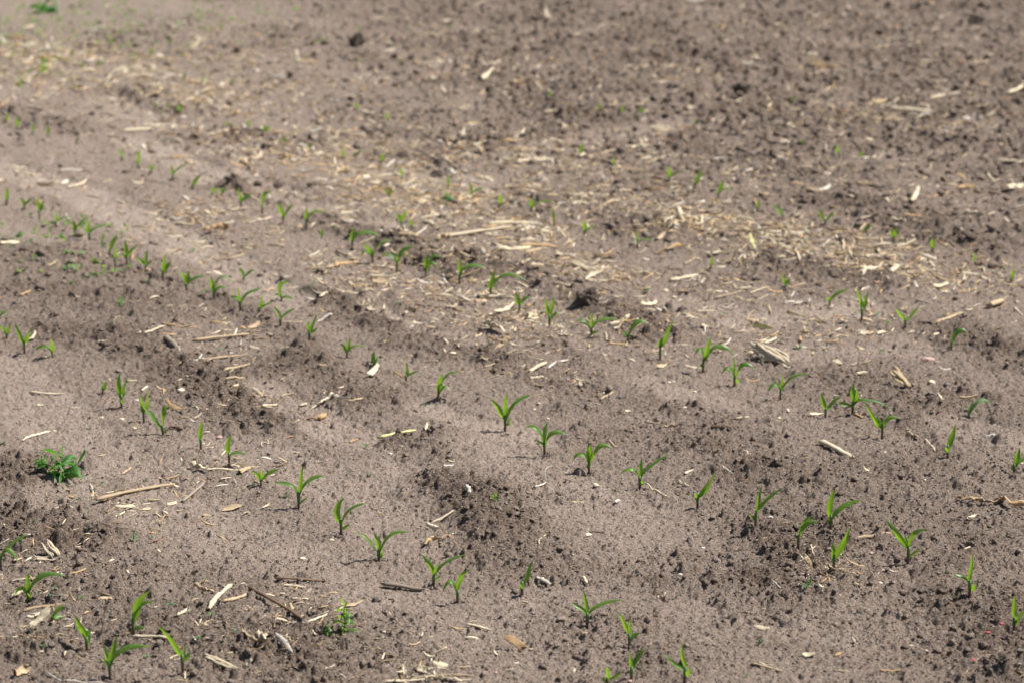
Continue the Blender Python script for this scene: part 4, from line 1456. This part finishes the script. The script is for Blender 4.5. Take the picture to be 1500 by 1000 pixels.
bushy_weed(92, 697, 40, 70, 26, 9, 'bushy dark green weed with many drooping narrow leaves on smooth soil', stems=3)
bushy_weed(60, 688, 20, 26, 12, 7, 'low small weed spreading at the side of the bushy dark weed', stems=2)
bushy_weed(505, 925, 50, 36, 13, 8, 'upright narrow-leaved green weed standing over a pale straw', mat=M_CORN, stems=1)
bushy_weed(479, 926, 17, 20, 9, 5, 'small feathery weed at the foot of the upright narrow-leaved weed', mat=M_CORN, stems=1)
bushy_weed(725, 737, 12, 17, 6, 6, 'tiny bright green four-leaf weed on top of the crumbly mound', mat=M_CORN, stems=1)
bushy_weed(66, 15, 15, 40, 20, 8, 'dark green weed clump at the far top left of the field', stems=3)
bushy_weed(64, 100, 15, 18, 8, 6, 'blurred narrow green weed standing among straw far off', mat=M_CORN, stems=1)
bushy_weed(656, 297, 9, 24, 8, 9, 'low round-leaved green weed in the straw beyond the third row', mat=M_COTY, stems=1)
bushy_weed(196, 792, 15, 15, 10, 2.5, 'whitish dried weed tuft with thin upright bristles', mat=M_COTY, stems=1)

SPROUTS = """79,870,11|75,882,8|118,879,12|247,890,13|309,903,13|51,758,10|115,732,7|172,757,9|111,762,7|129,751,7|342,929,10|289,938,11|214,965,11|62,953,8|222,789,8|300,855,8|370,713,8|45,926,10|148,710,8|485,819,5|419,730,8
535,656,12|542,693,8|623,595,8|1115,935,9|1169,511,14|1300,476,8|1285,462,10|1290,519,8|132,627,7|5,652,10|269,661,6|286,671,6|213,703,6|321,514,10|130,407,12|98,397,13|60,359,10|282,370,11|300,431,13|297,385,8|216,415,10|458,418,9|581,447,7|949,430,9|1003,462,10|1060,462,9|1093,992,8|30,345,12|20,352,10|15,362,9|252,372,6"""
for k, it in enumerate(SPROUTS.replace('\n', '|').split('|')):
    x, y, w = (float(v) for v in it.split(','))
    g = ground_point(x, y); s = px_per_m(y)
    lab = unique('tiny blue-green', 'weed sprout', x, y)
    root = bpy.data.objects.new('weed_sprout', None); COL.objects.link(root); root.location = g; root.empty_display_size = .01
    tag(root, lab, 'weed sprout', 'tiny weed sprouts between the rows')
    C = np.array([[0, 0, -.003], [0, 0, .002], [.0003, 0, .005]])
    V, F, UV = ribbon(C, [.0014] * 3, [.0014] * 3, np.tile([1.0, 0, 0], (3, 1)), 0, 6)
    mesh_obj('stem', V, F, M_STEM, root, UV)
    a0 = random.random() * 3
    for i in range(4):
        an = a0 + i * math.pi / 2 + random.uniform(-.3, .3)
        Ln = w / s * .62 * random.uniform(.8, 1.1)
        d = np.array([math.cos(an), math.sin(an), 0])
        a = np.array([0, 0, .005])
        weed_leaf(a, a + d * Ln * .5 + np.array([0, 0, .45 * Ln]), a + d * Ln + np.array([0, 0, random.uniform(.1, .5) * Ln]), Ln * .55, random.uniform(.0, .5), M_COTY, root)


def build_far_weeds():
    xs, ys = [], []
    for cx, cy, r, n in ((60, 20, 1.0, 160), (200, 25, 1.0, 130), (330, 25, .8, 60), (20, 60, .8, 90), (60, 95, .7, 60), (560, 70, .8, 20), (70, 345, .25, 40), (110, 400, .25, 24)):
        c = ground_xy(cx, cy); u = rng.standard_normal(n) * r * .6; v = rng.standard_normal(n) * r * .4
        xs.append(c[0] + u); ys.append(c[1] + v * 1.5)
    x = np.concatenate(xs); y = np.concatenate(ys); n = len(x); z = height(x, y)
    V, F = [], []
    for i in range(n):
        for k in range(4):
            a = random.random() * 6.28; L = random.uniform(.010, .026); wd = L * random.uniform(.2, .4)
            d = np.array([math.cos(a), math.sin(a), random.uniform(.2, 1.0)]) * L; sd = np.array([-math.sin(a), math.cos(a), 0]) * wd
            b = np.array([x[i], y[i], z[i]]); j = len(V)
            V += [b, b + d * .55 + sd, b + d + np.array([0, 0, -.2 * L]), b + d * .55 - sd]; F.append((j, j + 1, j + 2, j + 3))
    V = np.array(V); F = np.array(F)
    o = bulk_mesh('weeds', V, F, M_CORN, None, np.tile([[.2, .5]], (len(V), 1)), False)
    tag(o, 'thin scatter of tiny green weeds over the far soil', None, kind='stuff')


build_far_weeds()

# ------------------------------------------------------------------ light, sky, camera
SUN_EL, SUN_AZ = R(54), R(12)         # azimuth: from +X (the right) turned towards +Y (away from the camera)
sun = bpy.data.lights.new('sun', 'SUN'); sun.energy = 5.0; sun.angle = R(.5); sun.color = (1.0, .955, .89)
so = bpy.data.objects.new('sun', sun); COL.objects.link(so)
tosun = np.array([math.cos(SUN_EL) * math.cos(SUN_AZ), math.cos(SUN_EL) * math.sin(SUN_AZ), math.sin(SUN_EL)])
from mathutils import Vector
so.rotation_euler = Vector(-tosun).to_track_quat('-Z', 'Y').to_euler()
so.location = (3, 3, 6)

w = bpy.data.worlds.new('World'); scene.world = w; w.use_nodes = True
nt = w.node_tree; nt.nodes.clear()
sky = nt.nodes.new('ShaderNodeTexSky'); sky.sky_type = 'NISHITA'; sky.sun_disc = False
sky.sun_elevation = SUN_EL; sky.sun_rotation = math.atan2(tosun[0], tosun[1])
bg = nt.nodes.new('ShaderNodeBackground'); bg.inputs[1].default_value = .05
ou = nt.nodes.new('ShaderNodeOutputWorld')
nt.links.new(sky.outputs[0], bg.inputs[0]); nt.links.new(bg.outputs[0], ou.inputs[0])

cam = bpy.data.cameras.new('camera'); cam.lens = LENS; cam.sensor_width = SENSOR; cam.clip_end = 2000; cam.clip_start = .05
co = bpy.data.objects.new('camera', cam); COL.objects.link(co)
co.location = (0, 0, H); co.rotation_euler = (math.pi / 2 - PITCH, 0, 0)
cam.dof.use_dof = True; cam.dof.focus_distance = 5.75; cam.dof.aperture_fstop = 3.8; cam.dof.aperture_blades = 8
scene.camera = co

scene.view_settings.view_transform = 'Standard'; scene.view_settings.look = 'None'
scene.view_settings.exposure = .82; scene.view_settings.gamma = 1
scene.cycles.max_bounces = 6; scene.cycles.diffuse_bounces = 3
write_labels()
print('pieces', N_RES, 'plants', len(PLANTS))
